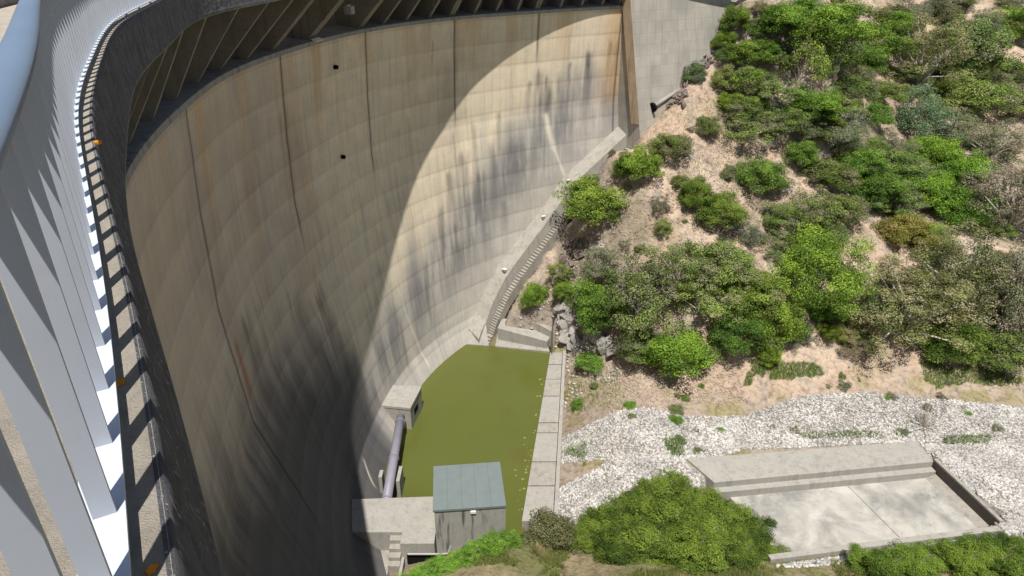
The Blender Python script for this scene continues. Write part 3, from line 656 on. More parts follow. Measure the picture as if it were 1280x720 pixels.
# ------------------------------------------------------------------ concrete basin on the right
bs_ = empty('concrete_basin', (at(1040, 630, bzf)[0], at(1040, 630, bzf)[1], bzf), 'large empty rectangular concrete basin with cracked floor and wide pale apron', 'basin')
def Q(px, py, z): return at(px, py, z)
M['basin_floor'], nt, b = newmat('basin_floor', .9, .15); P = geo(nt)
c = mix(nt, (.23, .225, .21), (.45, .43, .39), ramp(nt, noise(nt, P, .28, 8, .65, .4), [(.38, (0, 0, 0)), (.62, (1, 1, 1))]))
c = mix(nt, c, (.56, .54, .49), ramp(nt, noise(nt, P, .5, 8, .7), [(.54, (0, 0, 0)), (.74, (.7,)*3)])); c = mix(nt, c, (.13, .12, .10), ramp(nt, noise(nt, P, 3.5, 6), [(.66, (0, 0, 0)), (.72, (.8,)*3)]))
nt.links.new(c, b.inputs['Base Color']); bump(nt, b, noise(nt, P, 12, 6), .3, .02)
fl = [Q(900, 607, bzf), Q(1050, 598, bzf), Q(1128, 676, bzf), Q(975, 694, bzf)]; fl2 = [Q(1050, 598, bzf), Q(1165, 586, bzf), Q(1242, 662, bzf), Q(1128, 676, bzf)]
MB().prism([p[:2] for p in fl], bzf-.5, bzf).build('floor_slab', M['basin_floor'], bs_); MB().prism([(p[0]+.03, p[1]) for p in fl2], bzf-.5, bzf+.02).build('floor_slab', M['basin_floor'], bs_)
# back apron and wall
ap = [Q(858, 575, bz0), Q(1146, 552.5, bz0), Q(1167, 577, bz0), Q(893, 603, bz0)]
MB().prism([p[:2] for p in ap], -39.6, [bz0+.15, bz0+.15, bz0, bz0]).build('apron_slab', M['crete_light'], bs_, bevel=.03)
u = (ap[2]-ap[3])[:2]; u /= np.hypot(*u); v = np.array([u[1], -u[0]])
MB().prism([ap[3][:2]+v*.003, ap[2][:2]+v*.003, ap[2][:2]+v*.55, ap[3][:2]+v*.55], bzf-.3, bz0-.55).build('back_bench', M['crete_light'], bs_, bevel=.03)
# right wall
A1 = Q(1167, 574, -38.05)[:2]; A2 = Q(1250, 652, -38.05)[:2]; dd = (A2-A1)/np.hypot(*(A2-A1)); nr = np.array([-dd[1], dd[0]])
MB().prism([A1, A2, A2+nr*.32, A1+nr*.32], bzf-.4, -38.0).build('right_wall', M['crete'], bs_, bevel=.02)
# thin dark sheet painting the shade on the inner face, and slanted toe
MB().prism([A1-nr*.03, A2-nr*.03, A2-nr*.003, A1-nr*.003], bzf-.2, -38.12).build('shade_sheet', concrete('shade_dark_concrete', (.10, .09, .08), .4), bs_)
MB().prism([A1-nr*.9, A2-nr*.7, A2-nr*.034, A1-nr*.034], [bzf-.1]*4, [bzf+.03, bzf+.03, bzf+.30, bzf+.30]).build('toe', M['crete'], bs_)
# front wall
B1 = Q(960, 693, -38.5)[:2]; B2 = Q(1262, 655, -38.3)[:2]; dd = (B2-B1)/np.hypot(*(B2-B1)); nr = np.array([-dd[1], dd[0]])
MB().prism([B1-nr*.45, B2-nr*.45, B2, B1], bzf-.4, [-38.5, -38.3, -38.3, -38.5]).build('front_wall', M['crete_light'], bs_, bevel=.03)

# pipe on the abutment and pole by the rocks
ip = empty('inlet_pipe', tuple(at(817, 134, -16.5)), 'grey pipe with dark round mouth lying at the foot of the abutment wall', 'pipe')
a = np.array([16.2, 77.6, -17.1]); a = at(816, 134, -16.6)*.985; b_ = at(848, 113, -15.2)*.985
MB().tube([a, b_], .22, 10).build('tube', M['crete_light'], ip, True)
c_ = a; MB().tube([c_+np.array([-.16, -.14, -.06]), c_+np.array([.05, .05, .0])], .55, 14).build('mouth', M['black'], ip)
sp_ = at(690, 440, -38); pole = empty('iron_pole', (sp_[0], sp_[1], -38.2), 'thin dark iron pole standing at the far right corner of the pool', 'pole')
MB().tube([(sp_[0], sp_[1]+.2, -38.4), (sp_[0], sp_[1]+.2, -33.9)], .06, 8).build('shaft', M['crete_dark'], pole); MB().box((sp_[0], sp_[1]+.2, -33.88), (.2, .2, .06)).build('cap', M['steel'], pole)

# ------------------------------------------------------------------ railing
RO = -.20
rail_s0 = ES[np.argmin(np.hypot(EDGE[:, 0]-.9, EDGE[:, 1]+2.0))]
ral = empty('railing', (*Ep(rail_s0+2, RO), ZC), 'curving blue white steel railing with flat upright plates along the dam crest', 'railing')
ss_ = np.linspace(rail_s0, rail_s0+44, 260)
def prof_sweep(offs, s_arr): return [[(*(Ep(q_, RO+o)), z) for o, z in offs] for q_ in s_arr]
tr_prof = [(math.cos(k*2*math.pi/20)*.07, ZC+1.19+math.sin(k*2*math.pi/20)*.045) for k in range(20)]
MB().sweep(prof_sweep(tr_prof, ss_)).build('top_rail', M['rail'], ral, True)
MB().sweep(prof_sweep([(-.07, ZC+.075), (-.07, ZC+.09), (.055, ZC+.09), (.055, ZC+.075)], ss_)).build('bottom_rail', M['rail_low'], ral)
base_me = None
for k in range(100):
    s_ = rail_s0+.15+k*.36; p = Ep(s_, RO); p2 = Ep(s_+.05, RO); a_ = math.atan2(p2[1]-p[1], p2[0]-p[0])
    if base_me is None:
        mb = MB(); mb.box((0, 0, .53), (.02, .062, 1.06)); me = bpy.data.meshes.new('baluster'); me.from_pydata(mb.v, [], mb.f); me.materials.append(M['bal']); base_me = me
    o = bpy.data.objects.new('baluster', base_me); C.objects.link(o); o.parent = ral; o.location = Vector((p[0], p[1], ZC+.09))-Vector(ral.location); o.rotation_euler = (0, 0, a_)
    if k % 5 == 0:
        f_ = bpy.data.objects.new('foot_plate', None) if 0 else None
        MB().box((p[0], p[1], ZC+.035), (.05, .05, .07), a_).build('foot', M['bal'], ral)
# lichen patches on the kerb
for (px, py, r_) in ((146, 480, .028), (122, 177, .035), (190, 712, .018)):
    p = at(px, py, ZC); mb = MB(); pts = [(p[0]+math.cos(q)*r_*rr.uniform(.6, 1.3), p[1]+math.sin(q)*r_*rr.uniform(.6, 1.5), ZC+.004) for q in np.linspace(0, 2*math.pi, 29)[:-1]]
    n_k = len(pts); mb.add(pts+[(x, y, z-.02) for x, y, z in pts], [tuple(range(n_k))]+[(i, (i+1) % n_k, n_k+(i+1) % n_k, n_k+i)[::-1] for i in range(n_k)]); 
    mb.build('orange_paint_mark', M['orange'], dam)
# upstream parapet
up = empty('upstream_parapet', (*Ep(30, -4.9), ZC-.2), 'low dark stone parapet along the reservoir side of the crest road', 'parapet')
MB().sweep([[(*(Ep(q_, o)), z) for o, z in ((-4.8, ZC-.24), (-4.8, ZC+.6), (-5.15, ZC+.6), (-5.15, ZC-.24))] for q_ in es]).build('parapet_wall', M['crete_fin'], up)

# ------------------------------------------------------------------ loose stone fields (gabion slopes)
def stones(name, polys, z_of, n, size, mat, seed, label, dens=None):
    r = np.random.default_rng(seed); t = (1+5**.5)/2
    ico = np.array([(-1, t, 0), (1, t, 0), (-1, -t, 0), (1, -t, 0), (0, -1, t), (0, 1, t), (0, -1, -t), (0, 1, -t), (t, 0, -1), (t, 0, 1), (-t, 0, -1), (-t, 0, 1)])/math.hypot(1, t)
    fc = np.array([(0, 11, 5), (0, 5, 1), (0, 1, 7), (0, 7, 10), (0, 10, 11), (1, 5, 9), (5, 11, 4), (11, 10, 2), (10, 7, 6), (7, 1, 8), (3, 9, 4), (3, 4, 2), (3, 2, 6), (3, 6, 8), (3, 8, 9), (4, 9, 5), (2, 4, 11), (6, 2, 10), (8, 6, 7), (9, 8, 1)])
    pts = []
    for poly, share in polys:
        poly = np.array([at(x, y, z)[:2] for x, y, z in poly]); lo = poly.min(0); hi = poly.max(0); k = int(n*share); got = 0
        while got < k:
            q = r.uniform(lo, hi, (k*2, 2)); m_ = inside(poly, q[:, 0], q[:, 1]); q = q[m_][:k-got]
            edge = fbm(q[:, 0], q[:, 1], 31, 4, .35); q = q[edge+r.uniform(-.35, .25, len(q)) > -.55]; pts.append(q); got += max(len(q), 1)
    pts = np.concatenate(pts); m_ = ~inside(b_in, pts[:, 0], pts[:, 1], .1) & ~inside([p[:2] for p in ap], pts[:, 0], pts[:, 1], .02); pts = pts[m_]
    zz = gz(pts[:, 0], pts[:, 1]); k = len(pts); sc = r.uniform(.6, 1.4, (k, 1, 3))*size; sc[..., 2] *= .7
    V = ico[None]*(1+r.uniform(-.25, .25, (k, 12, 1)))*sc; a = r.uniform(0, 6.28, k); ca, sa = np.cos(a)[:, None], np.sin(a)[:, None]
    V = np.stack([V[..., 0]*ca-V[..., 1]*sa, V[..., 0]*sa+V[..., 1]*ca, V[..., 2]], -1)+np.stack([pts[:, 0], pts[:, 1], zz+size*.2], -1)[:, None]
    Fa = (fc[None]+np.arange(k)[:, None, None]*12).reshape(-1, 3); shade = np.repeat(r.uniform(.45, 1.2, k)*np.clip(1+.35*fbm(pts[:, 0], pts[:, 1], 33, 4, .6), .5, 1.2), 12)
    me = mesh_np(name, V.reshape(-1, 3), Fa, mat, col=np.stack([shade]*3, 1)); return props(link(name, me), label, 'stones', kind='stuff')
m, nt, b = newmat('pale_limestone', .9, .15); vc = N(nt, 'ShaderNodeVertexColor'); vc.layer_name = 'Col'
c = mix(nt, vc.outputs[0], (.48, .46, .435), 1.0, 'MULTIPLY'); nt.links.new(c, b.inputs['Base Color']); M['stone'] = m
stones('pale_stones', [([(900, 520, -37.2), (1000, 490, -36.3), (1090, 482, -36.3), (1200, 490, -36.5), (1300, 500, -36.8), (1310, 554, -37.8), (1150, 550, -37.9), (905, 558, -37.9)], .30),
    ([(700, 520, -38.2), (790, 512, -38.1), (860, 524, -38), (925, 522, -38), (925, 560, -38), (890, 574, -38.2), (790, 578, -38.2), (700, 556, -38.2)], .18),
    ([(690, 594, -38.2), (760, 572, -38.2), (880, 568, -38.2), (900, 605, -38.2), (940, 650, -38.2), (690, 650, -38.2)], .18),
    ([(1150, 554, -38.1), (1300, 554, -38), (1290, 660, -38.2), (1250, 668, -38.2)], .20), ([(970, 700, -38.3), (1290, 655, -38.2), (1290, 690, -38.2), (980, 716, -38.3)], .14)],
    None, 34000, .115, M['stone'], 2, 'pale limestone rubble laid over the valley floor around the basin')
stones('rubble', [([(640, 400, -36), (690, 300, -28), (760, 320, -29), (800, 420, -35), (780, 470, -37.5), (700, 480, -38)], 1)], None, 420, .15,
    M['stone'], 9, 'broken grey rock scattered over the steep bank above the pool corner')

M['earth_stone'] = concrete('reddish_stone', (.42, .33, .27), .3, 2, .1, (.2, .15, .12), .8)
m = M['earth_stone']
stones('loose_rocks', [([(690, 300, -27), (800, 235, -22), (900, 150, -18), (1000, 180, -20), (1130, 300, -28), (900, 330, -28)], .6), ([(760, 470, -37.5), (900, 455, -36), (940, 500, -37), (760, 520, -38)], .4)],
    None, 2600, .10, m, 12, 'small reddish stones scattered on the bare soil of the slope')

# ------------------------------------------------------------------ plants
def leaf_cloud(seed, nclump, per, leaf, shape='round', cr=.24):
    r = np.random.default_rng(seed); cl = []
    while len(cl) < nclump:
        p = r.normal(size=3); p /= np.linalg.norm(p); p[2] = abs(p[2])*1.0-.18 if shape != 'flat' else abs(p[2])
        rad = r.uniform(.3, 1.0)**.4; lump = 1+(.28*math.sin(p[0]*5+seed)+.2*math.sin(p[1]*7+seed*2))*(.65 if shape == 'round' else 1)
        q = p*rad*lump*np.array([.43, .43, .62]); q[2] += .22
        if shape == 'tall': q[2] = q[2]*1.3; q[:2] *= (1.15-.6*max(0, min(1, q[2])))
        if shape == 'loose' and r.random() < .25: continue
        cl.append(q)
    leaf *= .8; per = int(per*1.4); cl = np.array(cl); V = []; Cc = []
    for i, q in enumerate(cl):
        rc = cr*r.uniform(.5, 1.1)*(1 if shape != 'loose' else .75); n = int(per*(rc/cr)**1.3); d = r.normal(size=(n, 3)); d /= np.linalg.norm(d, axis=1)[:, None]
        pos = q+d*rc*(r.uniform(.35, 1, (n, 1))**.4)*np.array([1, 1, .75])
        nrm = d+r.normal(size=(n, 3))*.55+np.array([0, 0, .35]); nrm /= np.linalg.norm(nrm, axis=1)[:, None]
        a = np.cross(nrm, r.normal(size=(n, 3))); a /= np.linalg.norm(a, axis=1)[:, None]; b_ = np.cross(nrm, a)
        l = leaf*r.uniform(.6, 1.4, (n, 1)); a *= l; b_ *= l*.55
        V.append(np.stack([pos-a, pos+b_, pos+a, pos-b_], 1)); tone = np.clip(r.uniform(.05, .95)+r.normal(size=n)*.2, 0, 1); dry = np.full(n, r.random())
        Cc.append(np.repeat(np.stack([tone, dry, tone], 1), 4, 0))
    V = np.concatenate(V).reshape(-1, 3); Cc = np.concatenate(Cc); return V, np.arange(len(V)).reshape(-1, 4), Cc, cl
def limbs(cl, seed, n, rad, spread=1.0):
    r = random.Random(seed); mb = MB(); idx = r.sample(range(len(cl)), min(n, len(cl)))
    for i in idx:
        q = cl[i]; m_ = (q[0]*.35+r.uniform(-.05, .05), q[1]*.35+r.uniform(-.05, .05), q[2]*.45)
        mb.tube([(r.uniform(-.03, .03), r.uniform(-.03, .03), -.12), m_, (q[0]*.75, q[1]*.75, q[2]*.8), tuple(q*1.02)], [rad, rad*.75, rad*.45, rad*.12], 5)
    return mb
PROTO = {}
def proto(kind):
    spec = {'green': ('leaf_green', 'round', 120, 230, .0145, .14, 'wood'), 'big': ('leaf_green', 'round', 230, 200, .0095, .10, 'wood'),
            'dull': ('leaf_dull', 'round', 110, 210, .0145, .14, 'wood'), 'grey': ('leaf_grey', 'loose', 110, 190, .013, .15, 'wood_pale'), 'loose': ('leaf_dull', 'loose', 110, 200, .014, .15, 'wood_pale'),
            'euca': ('leaf_olive', 'loose', 190, 200, .0095, .11, 'wood_pale'), 'eucagrey': ('leaf_grey', 'loose', 190, 190, .009, .11, 'wood_pale'), 'pine': ('leaf_dull', 'tall', 70, 110, .018, .14, 'wood'),
            'lime': ('leaf_lime', 'round', 90, 150, .018, .16, 'wood'), 'juniper': ('leaf_green', 'round', 420, 230, .0062, .07, 'wood'), 'olive': ('leaf_olive', 'round', 100, 200, .015, .15, 'wood'),
            'twig': ('twig', 'loose', 60, 30, .010, .2, 'wood_pale')}[kind]
    for v in range(3 if kind in ('green', 'dull', 'grey', 'loose') else (2 if kind not in ('juniper', 'lime', 'twig') else 1)):
        V, Fa, Cc, cl = leaf_cloud(hash_(kind)+v*13, spec[2], spec[3], spec[4], spec[1], spec[5])
        me = mesh_np(kind+'_crown', V, Fa, M[spec[0]], col=Cc)
        tree = kind in ('euca', 'eucagrey', 'pine'); mb = limbs(cl, v+5, 34 if kind in ('euca', 'eucagrey', 'twig', 'grey') else 14, .016 if tree else .010)
        tm = bpy.data.meshes.new(kind+'_stem'); tm.from_pydata(mb.v, [], mb.f); tm.materials.append(M[spec[6]])
        PROTO.setdefault(kind, []).append((me, tm))
def hash_(s): return sum(ord(c_)*(i+3) for i, c_ in enumerate(s)) % 997
cnt = {}
def plant(px, py, w_, h_, kind, label, tint=(1, 1, 1), name=None, group=None, cat=None, pos=None):
    """px, py: foot of the plant in photo pixels; w_, h_: its size there"""
    if kind not in PROTO: proto(kind)
    w_ *= 1.22 if (px > 890 and py < 300) else 1.1; p = ghit(px, py-h_*.15); dist = p[1]*math.cos(PITCH)-p[2]*math.sin(PITCH); al = math.atan2(-p[2], p[1])
    wm = w_/F*dist; h2 = math.sqrt(max(h_**2-(math.sin(al)*w_)**2, (.45*w_)**2)); hm = h2/F*dist/math.cos(al)
    p = ghit(px, py-h_/2+.42*h2*math.cos(al))
    i = cnt.get(kind, 0); cnt[kind] = i+1; cr_, st_ = PROTO[kind][i % len(PROTO[kind])]
    tree = kind in ('euca', 'eucagrey', 'pine')
    nm = name or ('tree' if tree or kind == 'big' else 'shrub')
    o = empty(nm, (p[0], p[1], p[2]-.1), label, cat or ('tree' if nm.endswith('tree') else 'shrub'), group)
    o.scale = (wm/.98, wm/.98, max(hm/1.0, wm*.58)); o.rotation_euler = (0, 0, rnd.uniform(0, 6.28))
    for nme, me in (('trunk' if tree else 'stem', st_), ('crown', cr_)):
        c_ = bpy.data.objects.new(nme, me); C.objects.link(c_); c_.parent = o; j = rnd.uniform(.88, 1.12); c_.color = (tint[0]*j, tint[1]*j, tint[2]*j, 1)
    return o

PLANTS = [
 (739, 277, 84, 62, 'green', 'large round bright green bush pressed against the ledge at the dam foot', (1.0, 1.0, .9)),
 (799, 226, 54, 50, 'green', 'bright green upright bush above and right of the round bush by the ledge', (1.1, 1.15, 1)),
 (838, 197, 52, 38, 'dull', 'dull olive bush just behind the bright upright bush under the abutment', (1, 1, .9)),
 (866, 106, 28, 36, 'dull', 'small dark bush growing against the foot of the abutment wall', (.75, .95, 1)),
 (868, 262, 42, 46, 'green', 'dark bush with ragged top on the open red soil, left of a lower one', (.85, .9, .8)),
 (900, 283, 56, 48, 'green', 'dark sprawling bush with pale twigs in the middle of the red soil', (.8, .8, .8)),
 (946, 241, 56, 50, 'green', 'neat round dark green bush alone on the red soil slope', (.75, .85, .9)),
 (936, 312, 34, 44, 'grey', 'narrow silvery bush standing just above the big bright green tree', (.8, .95, .9)),
 (1018, 392, 122, 118, 'big', 'largest bright green dome shaped tree in the middle of the hillside', (1.15, 1.25, 1)),
 (975, 290, 50, 42, 'dull', 'dark low shrub on the left end of the shrub band above the bright tree', (.8, .9, .8)),
 (1012, 282, 62, 50, 'loose', 'mixed grey green shrub in the band above the bright dome tree', (1, 1.05, .9)),
 (1052, 282, 50, 48, 'dull', 'olive shrub on the right end of the band above the bright tree', (1, 1, .9)),
 (1126, 308, 66, 42, 'olive', 'yellowing low shrub at the right side of the small red clearing', (1, .9, .5)),
 (1130, 438, 140, 118, 'euca', 'broad olive eucalyptus tree right of the bright dome tree', (1, 1, 1)),
 (1195, 400, 120, 120, 'euca', 'olive eucalyptus tree with bare pale limbs at the right of the slope', (.9, .92, .95)),
 (1262, 440, 130, 150, 'eucagrey', 'large grey eucalyptus at the right edge, low on the slope', (.8, .8, .8)),
 (1255, 300, 120, 120, 'eucagrey', 'large grey brown eucalyptus at the right edge, midway up the slope', (.85, .82, .8)),
 (1190, 450, 80, 50, 'green', 'dark green bush under the olive eucalyptus near the rubble', (.7, .75, .7)),
 (1240, 455, 90, 50, 'dull', 'low green bush at the foot of the grey eucalyptus at the right edge', (.9, 1, .8)),
 (1095, 415, 60, 60, 'dull', 'dark shrub squeezed between the bright dome tree and the olive eucalyptus', (.55, .65, .6)),
 (923, 445, 64, 62, 'green', 'dark green bush in the hollow left of the bright dome tree foot', (.55, .7, .7)),
 (962, 435, 72, 72, 'green', 'mid green bush below the left side of the bright dome tree', (.95, 1, .8)),
 (958, 456, 36, 28, 'green', 'small bright bush at the very foot of the tree line above the dirt bank', (1.1, 1.1, .9)),
 (847, 466, 92, 58, 'green', 'bright green spreading bush lowest above the dirt bank', (.95, 1.1, .8)),
 (800, 455, 60, 50, 'dull', 'dark shrub beside the bare trunk above the dirt bank', (.7, .8, .7)),
 (750, 412, 74, 72, 'green', 'dense dark green bush right of the grey rocks by the pool corner', (.75, .9, .8)),
 (795, 425, 90, 110, 'loose', 'tall loose grey green tree with pale trunk above the dirt bank', (.95, 1, .95)),
 (752, 350, 56, 50, 'grey', 'thin grey shrub above the rocks near the pool corner', (.85, .9, .85)),
 (845, 370, 76, 78, 'loose', 'loose grey green shrub in the centre of the thicket left of the bright tree', (.95, 1.05, .9)),
 (880, 405, 80, 70, 'loose', 'lighter feathery shrub low in the thicket left of the bright tree', (1.1, 1.25, .8)),
 (898, 355, 84, 62, 'dull', 'green shrub at the top of the thicket left of the bright tree', (.95, 1.05, .8)),
 (942, 395, 70, 70, 'dull', 'yellow green shrub touching the left flank of the bright dome tree', (1.1, 1.25, .7)),
 (925, 385, 44, 44, 'loose', 'pale shrub in the gap between thicket and bright dome tree', (1.1, 1.2, .8)),
 (668, 385, 34, 36, 'green', 'small green bush on the bank beside the lower steps', (1, 1.1, .9)),
 (702, 348, 34, 26, 'loose', 'small straggly shrub on the rocks below the round bush', (1.05, 1.1, .8)),
 (705, 372, 30, 28, 'green', 'little green shrub wedged in the grey rocks above the pole', (.95, 1, .9)),
 (738, 462, 36, 24, 'lime', 'bright low weeds at the foot of the grey rocks by the pool corner', (.8, .8, .9)),
 (825, 270, 26, 30, 'grey', 'small grey thorny shrub on the red soil below the upright bush', (.75, .7, .7)),
 (828, 295, 22, 26, 'dull', 'tiny olive shrub under the grey thorny one on the red soil', (1, 1.05, .8)),
 (850, 240, 26, 28, 'dull', 'little shrub just below the olive bush under the abutment', (1, 1, .8)),
 (884, 170, 30, 30, 'dull', 'small shrub on the rocky edge facing the abutment wall', (.95, 1, .8)),
 (1155, 548, 52, 62, 'twig', 'bare dark leafless bush standing on the pale stones', (.45, .42, .42)),
 # upper slope
 (918, 38, 36, 38, 'green', 'bush at the top left of the slope where it meets the second abutment block', (.9, .95, .9)),
 (905, 62, 26, 30, 'green', 'small bright bush overhanging the rocky edge beside the abutment', (1.1, 1.15, .9)),
 (938, 82, 50, 40, 'green', 'green bush below the bare path at the top left of the slope', (.95, 1, .9)),
 (905, 112, 36, 34, 'olive', 'yellow green bush on the rocky edge level with the abutment foot', (.9, 1, .6)),
 (930, 118, 56, 44, 'dull', 'green shrub on the left of the upper scrub, beside the pine', (1, 1.15, .8)),
 (985, 48, 70, 52, 'green', 'dark green bush at the top edge of the photo, right of the bare path', (.8, .95, .8)),
 (968, 35, 36, 36, 'green', 'small dark bush beside the bare path at the top of the slope', (.7, .8, .7)),
 (1035, 60, 84, 66, 'green', 'wide bright green bush at the top middle of the slope', (1, 1.15, .8)),
 (1092, 78, 66, 62, 'green', 'dark round topped bush left of the pale limbed eucalyptus', (.85, 1, .85)),
 (1070, 92, 60, 40, 'green', 'deep green bush under the round topped one left of the eucalyptus', (.7, .85, .8)),
 (1148, 108, 92, 96, 'euca', 'olive eucalyptus with white forked trunk high on the slope', (.95, .95, .95)),
 (1205, 95, 84, 84, 'dull', 'grey green tree right of the white forked eucalyptus', (.95, 1.1, .95)),
 (1222, 50, 50, 40, 'grey', 'grey bush near the top edge, left of the pale bare gully', (.8, .9, .8)),
 (1268, 56, 50, 56, 'green', 'green bush in the top right corner beyond the bare gully', (.9, 1.05, .8)),
 (1172, 28, 50, 40, 'grey', 'grey leafless scrub at the top edge above the forked eucalyptus', (.8, .75, .75)),
 (1130, 30, 50, 36, 'grey', 'silvery scrub at the top edge left of the forked eucalyptus', (.75, .8, .75)),
 (998, 108, 50, 74, 'pine', 'slim pine with visible trunk on the left of the upper slope', (1.15, 1.25, .8)),
 (1040, 108, 46, 74, 'pine', 'second slim pine, darker, to the right of the first', (.9, 1.05, .8)),
 (965, 135, 60, 46, 'loose', 'feathery green shrub at the foot of the slim pine', (1, 1.2, .8)),
 (925, 148, 46, 38, 'dull', 'low shrub above the start of the red path', (.9, 1, .8)),
 (935, 178, 62, 42, 'loose', 'grey green shrub overhanging the left part of the red path', (.9, .95, .85)),
 (978, 168, 56, 42, 'dull', 'olive shrub above the middle of the red path', (.9, 1, .8)),
 (1015, 150, 64, 46, 'green', 'green bush below the darker slim pine', (.8, 1, .8)),
 (1060, 130, 56, 46, 'dull', 'mid green shrub right of the slim pines', (.85, 1, .8)),
 (1098, 128, 44, 30, 'olive', 'small olive shrub on the bare patch below the forked eucalyptus', (.8, 1, .6)),
 (1000, 208, 38, 40, 'green', 'dark bush at the right end of the red path', (.7, .85, .85)),
 (1040, 182, 74, 54, 'grey', 'silvery shrub with bare twigs in the middle of the upper slope', (.85, 1.0, .85)),
 (1092, 160, 34, 38, 'lime', 'small vivid lime green bush in the middle of the upper slope', (.75, .8, .8)),
 (1142, 175, 66, 74, 'grey', 'blue green bushy tree right of the vivid lime bush', (.7, 1.0, .85)),
 (1112, 200, 44, 40, 'grey', 'grey leafless bush below the vivid lime bush', (.75, .75, .75)),
 (1185, 130, 70, 34, 'olive', 'yellowish low shrub under the white forked eucalyptus', (.8, 1, .6)),
 (1230, 140, 70, 36, 'dull', 'low green shrub right of the forked eucalyptus foot', (.95, 1.1, .8)),
 (1270, 105, 50, 36, 'dull', 'shrub at the right edge below the bare gully', (.9, 1, .8)),
 (1270, 150, 50, 46, 'grey', 'pale shrub at the right edge above the grey brown eucalyptus', (.95, 1, .85)),
 (1190, 182, 66, 54, 'grey', 'light grey shrub between the blue green tree and the right edge', (.9, .95, .8)),
 (1235, 205, 84, 64, 'eucagrey', 'grey wispy tree near the right edge above the middle of the slope', (.9, .9, .85)),
 (1030, 235, 60, 40, 'dull', 'olive shrub right of the round dark bush on red soil', (.95, 1, .8)),
 (1062, 218, 62, 44, 'green', 'green shrub left of centre in the dense middle scrub', (.75, .95, .85)),
 (1085, 252, 66, 48, 'green', 'dark shrub in the lower edge of the dense middle scrub', (.7, .85, .8)),
 (1118, 225, 62, 48, 'dull', 'shrub at the centre of the dense middle scrub', (.9, 1.1, .8)),
 (1112, 268, 64, 44, 'dull', 'shrub just above the red clearing in the dense middle scrub', (.85, 1, .8)),
 (1158, 212, 62, 50, 'green', 'bright green shrub right of centre in the dense middle scrub', (1, 1.15, .7)),
 (1150, 262, 72, 52, 'green', 'green shrub above the yellowing low shrub', (.85, 1.05, .7)),
 (1196, 235, 66, 54, 'green', 'vivid green shrub at the right of the dense middle scrub', (.9, 1.15, .7)),
 (1200, 282, 70, 50, 'green', 'green shrub behind the olive eucalyptus with bare limbs', (.75, .95, .75)),
 (1160, 325, 66, 50, 'euca', 'small olive eucalyptus just right of the yellowing shrub', (1.05, 1.05, .9)),
 # near bank
 (690, 690, 72, 42, 'olive', 'small brownish olive bush at the left tip of the juniper', (.6, .62, .6)),
]
for px, py, w_, h_, kd, lab, tint in PLANTS:
    plant(px, py, w_, h_, kd, lab, tint)
# the broad juniper in the foreground
def lobed(lobes, kind, label, name, tint, seed):
    if kind not in PROTO: proto(kind)
    me0, tm0 = PROTO[kind][0]; nv_ = len(me0.vertices); co_ = np.empty(nv_*3, np.float32); me0.vertices.foreach_get('co', co_); co_ = co_.reshape(-1, 3)
    cl_ = np.empty(nv_*4, np.float32); me0.color_attributes['Col'].data.foreach_get('color', cl_); cl_ = cl_.reshape(-1, 4)[:, :3]
    r = np.random.default_rng(seed); V = []; Cc = []; mb = []; c0 = None
    for px, py, w_, h_ in lobes:
        p = ghit(px, py+(8 if kind == 'lime' else -h_*.3)); dist = p[1]*math.cos(PITCH)-p[2]*math.sin(PITCH); wm = w_/F*dist; a = r.uniform(0, 6.28); cs, sn = math.cos(a), math.sin(a)
        hm = max(h_, .6*w_)/F*dist*r.uniform(.95, 1.35); V.append(np.stack([(co_[:, 0]*cs-co_[:, 1]*sn)*wm+p[0], (co_[:, 0]*sn+co_[:, 1]*cs)*wm+p[1], co_[:, 2]*hm+p[2]-.15], 1)); Cc.append(np.clip(cl_+r.uniform(-.4, .28), 0, 1))
        mb.append(MB()); mb[-1].tube([(p[0], p[1], p[2]-.3), (p[0]+.2, p[1], p[2]+hm*.4), (p[0]+.5, p[1]-.3, p[2]+hm*.8)], [.1, .07, .02], 6)
        c0 = p if c0 is None else c0
    e_ = empty(name, tuple(c0), label, name); [q_.build('stem', M['wood'], e_) for q_ in mb]
    V = np.concatenate(V); me = mesh_np('crown', V, np.arange(len(V)).reshape(-1, 4), me0.materials[0], col=np.concatenate(Cc)); o = link('crown', me, e_); o.color = (*tint, 1)
lobed([(832, 640, 64, 50), (800, 652, 60, 44), (868, 650, 62, 44), (766, 668, 60, 42), (903, 668, 62, 42), (744, 686, 56, 36), (938, 688, 62, 42), (790, 690, 76, 44), (838, 684, 84, 52), (884, 696, 84, 50), (962, 704, 48, 32),
       (815, 706, 80, 40), (865, 712, 80, 36), (730, 692, 40, 28), (925, 712, 60, 34), (770, 706, 60, 34)], 'green', 'broad dark green juniper in the foreground hiding the near left corner of the basin', 'juniper', (.78, .80, .72), 3)
lobed([(1085, 716, 50, 22), (1120, 714, 52, 24), (1150, 712, 48, 24), (1105, 726, 60, 24), (1140, 726, 60, 26)], 'green', 'wide green bush along the bottom edge straight below the basin', 'shrub', (.72, .8, .7), 4)
lobed([(1180, 712, 50, 24), (1215, 706, 56, 28), (1250, 706, 60, 28), (1275, 700, 50, 26), (1200, 722, 60, 26), (1240, 722, 70, 28)], 'green', 'wide bright green bush in the bottom right corner', 'shrub', (.8, .85, .75), 5)
lobed([(634, 672, 34, 24), (612, 680, 40, 26), (590, 690, 40, 26), (570, 698, 36, 24)], 'lime', 'bright lime green bush spreading against the hut front', 'shrub', (1, 1, 1), 6)
lobed([(548, 706, 36, 22), (528, 716, 38, 22), (512, 722, 30, 20)], 'lime', 'bright lime bush by the platform steps at the bottom edge', 'shrub', (.95, 1, 1), 7)
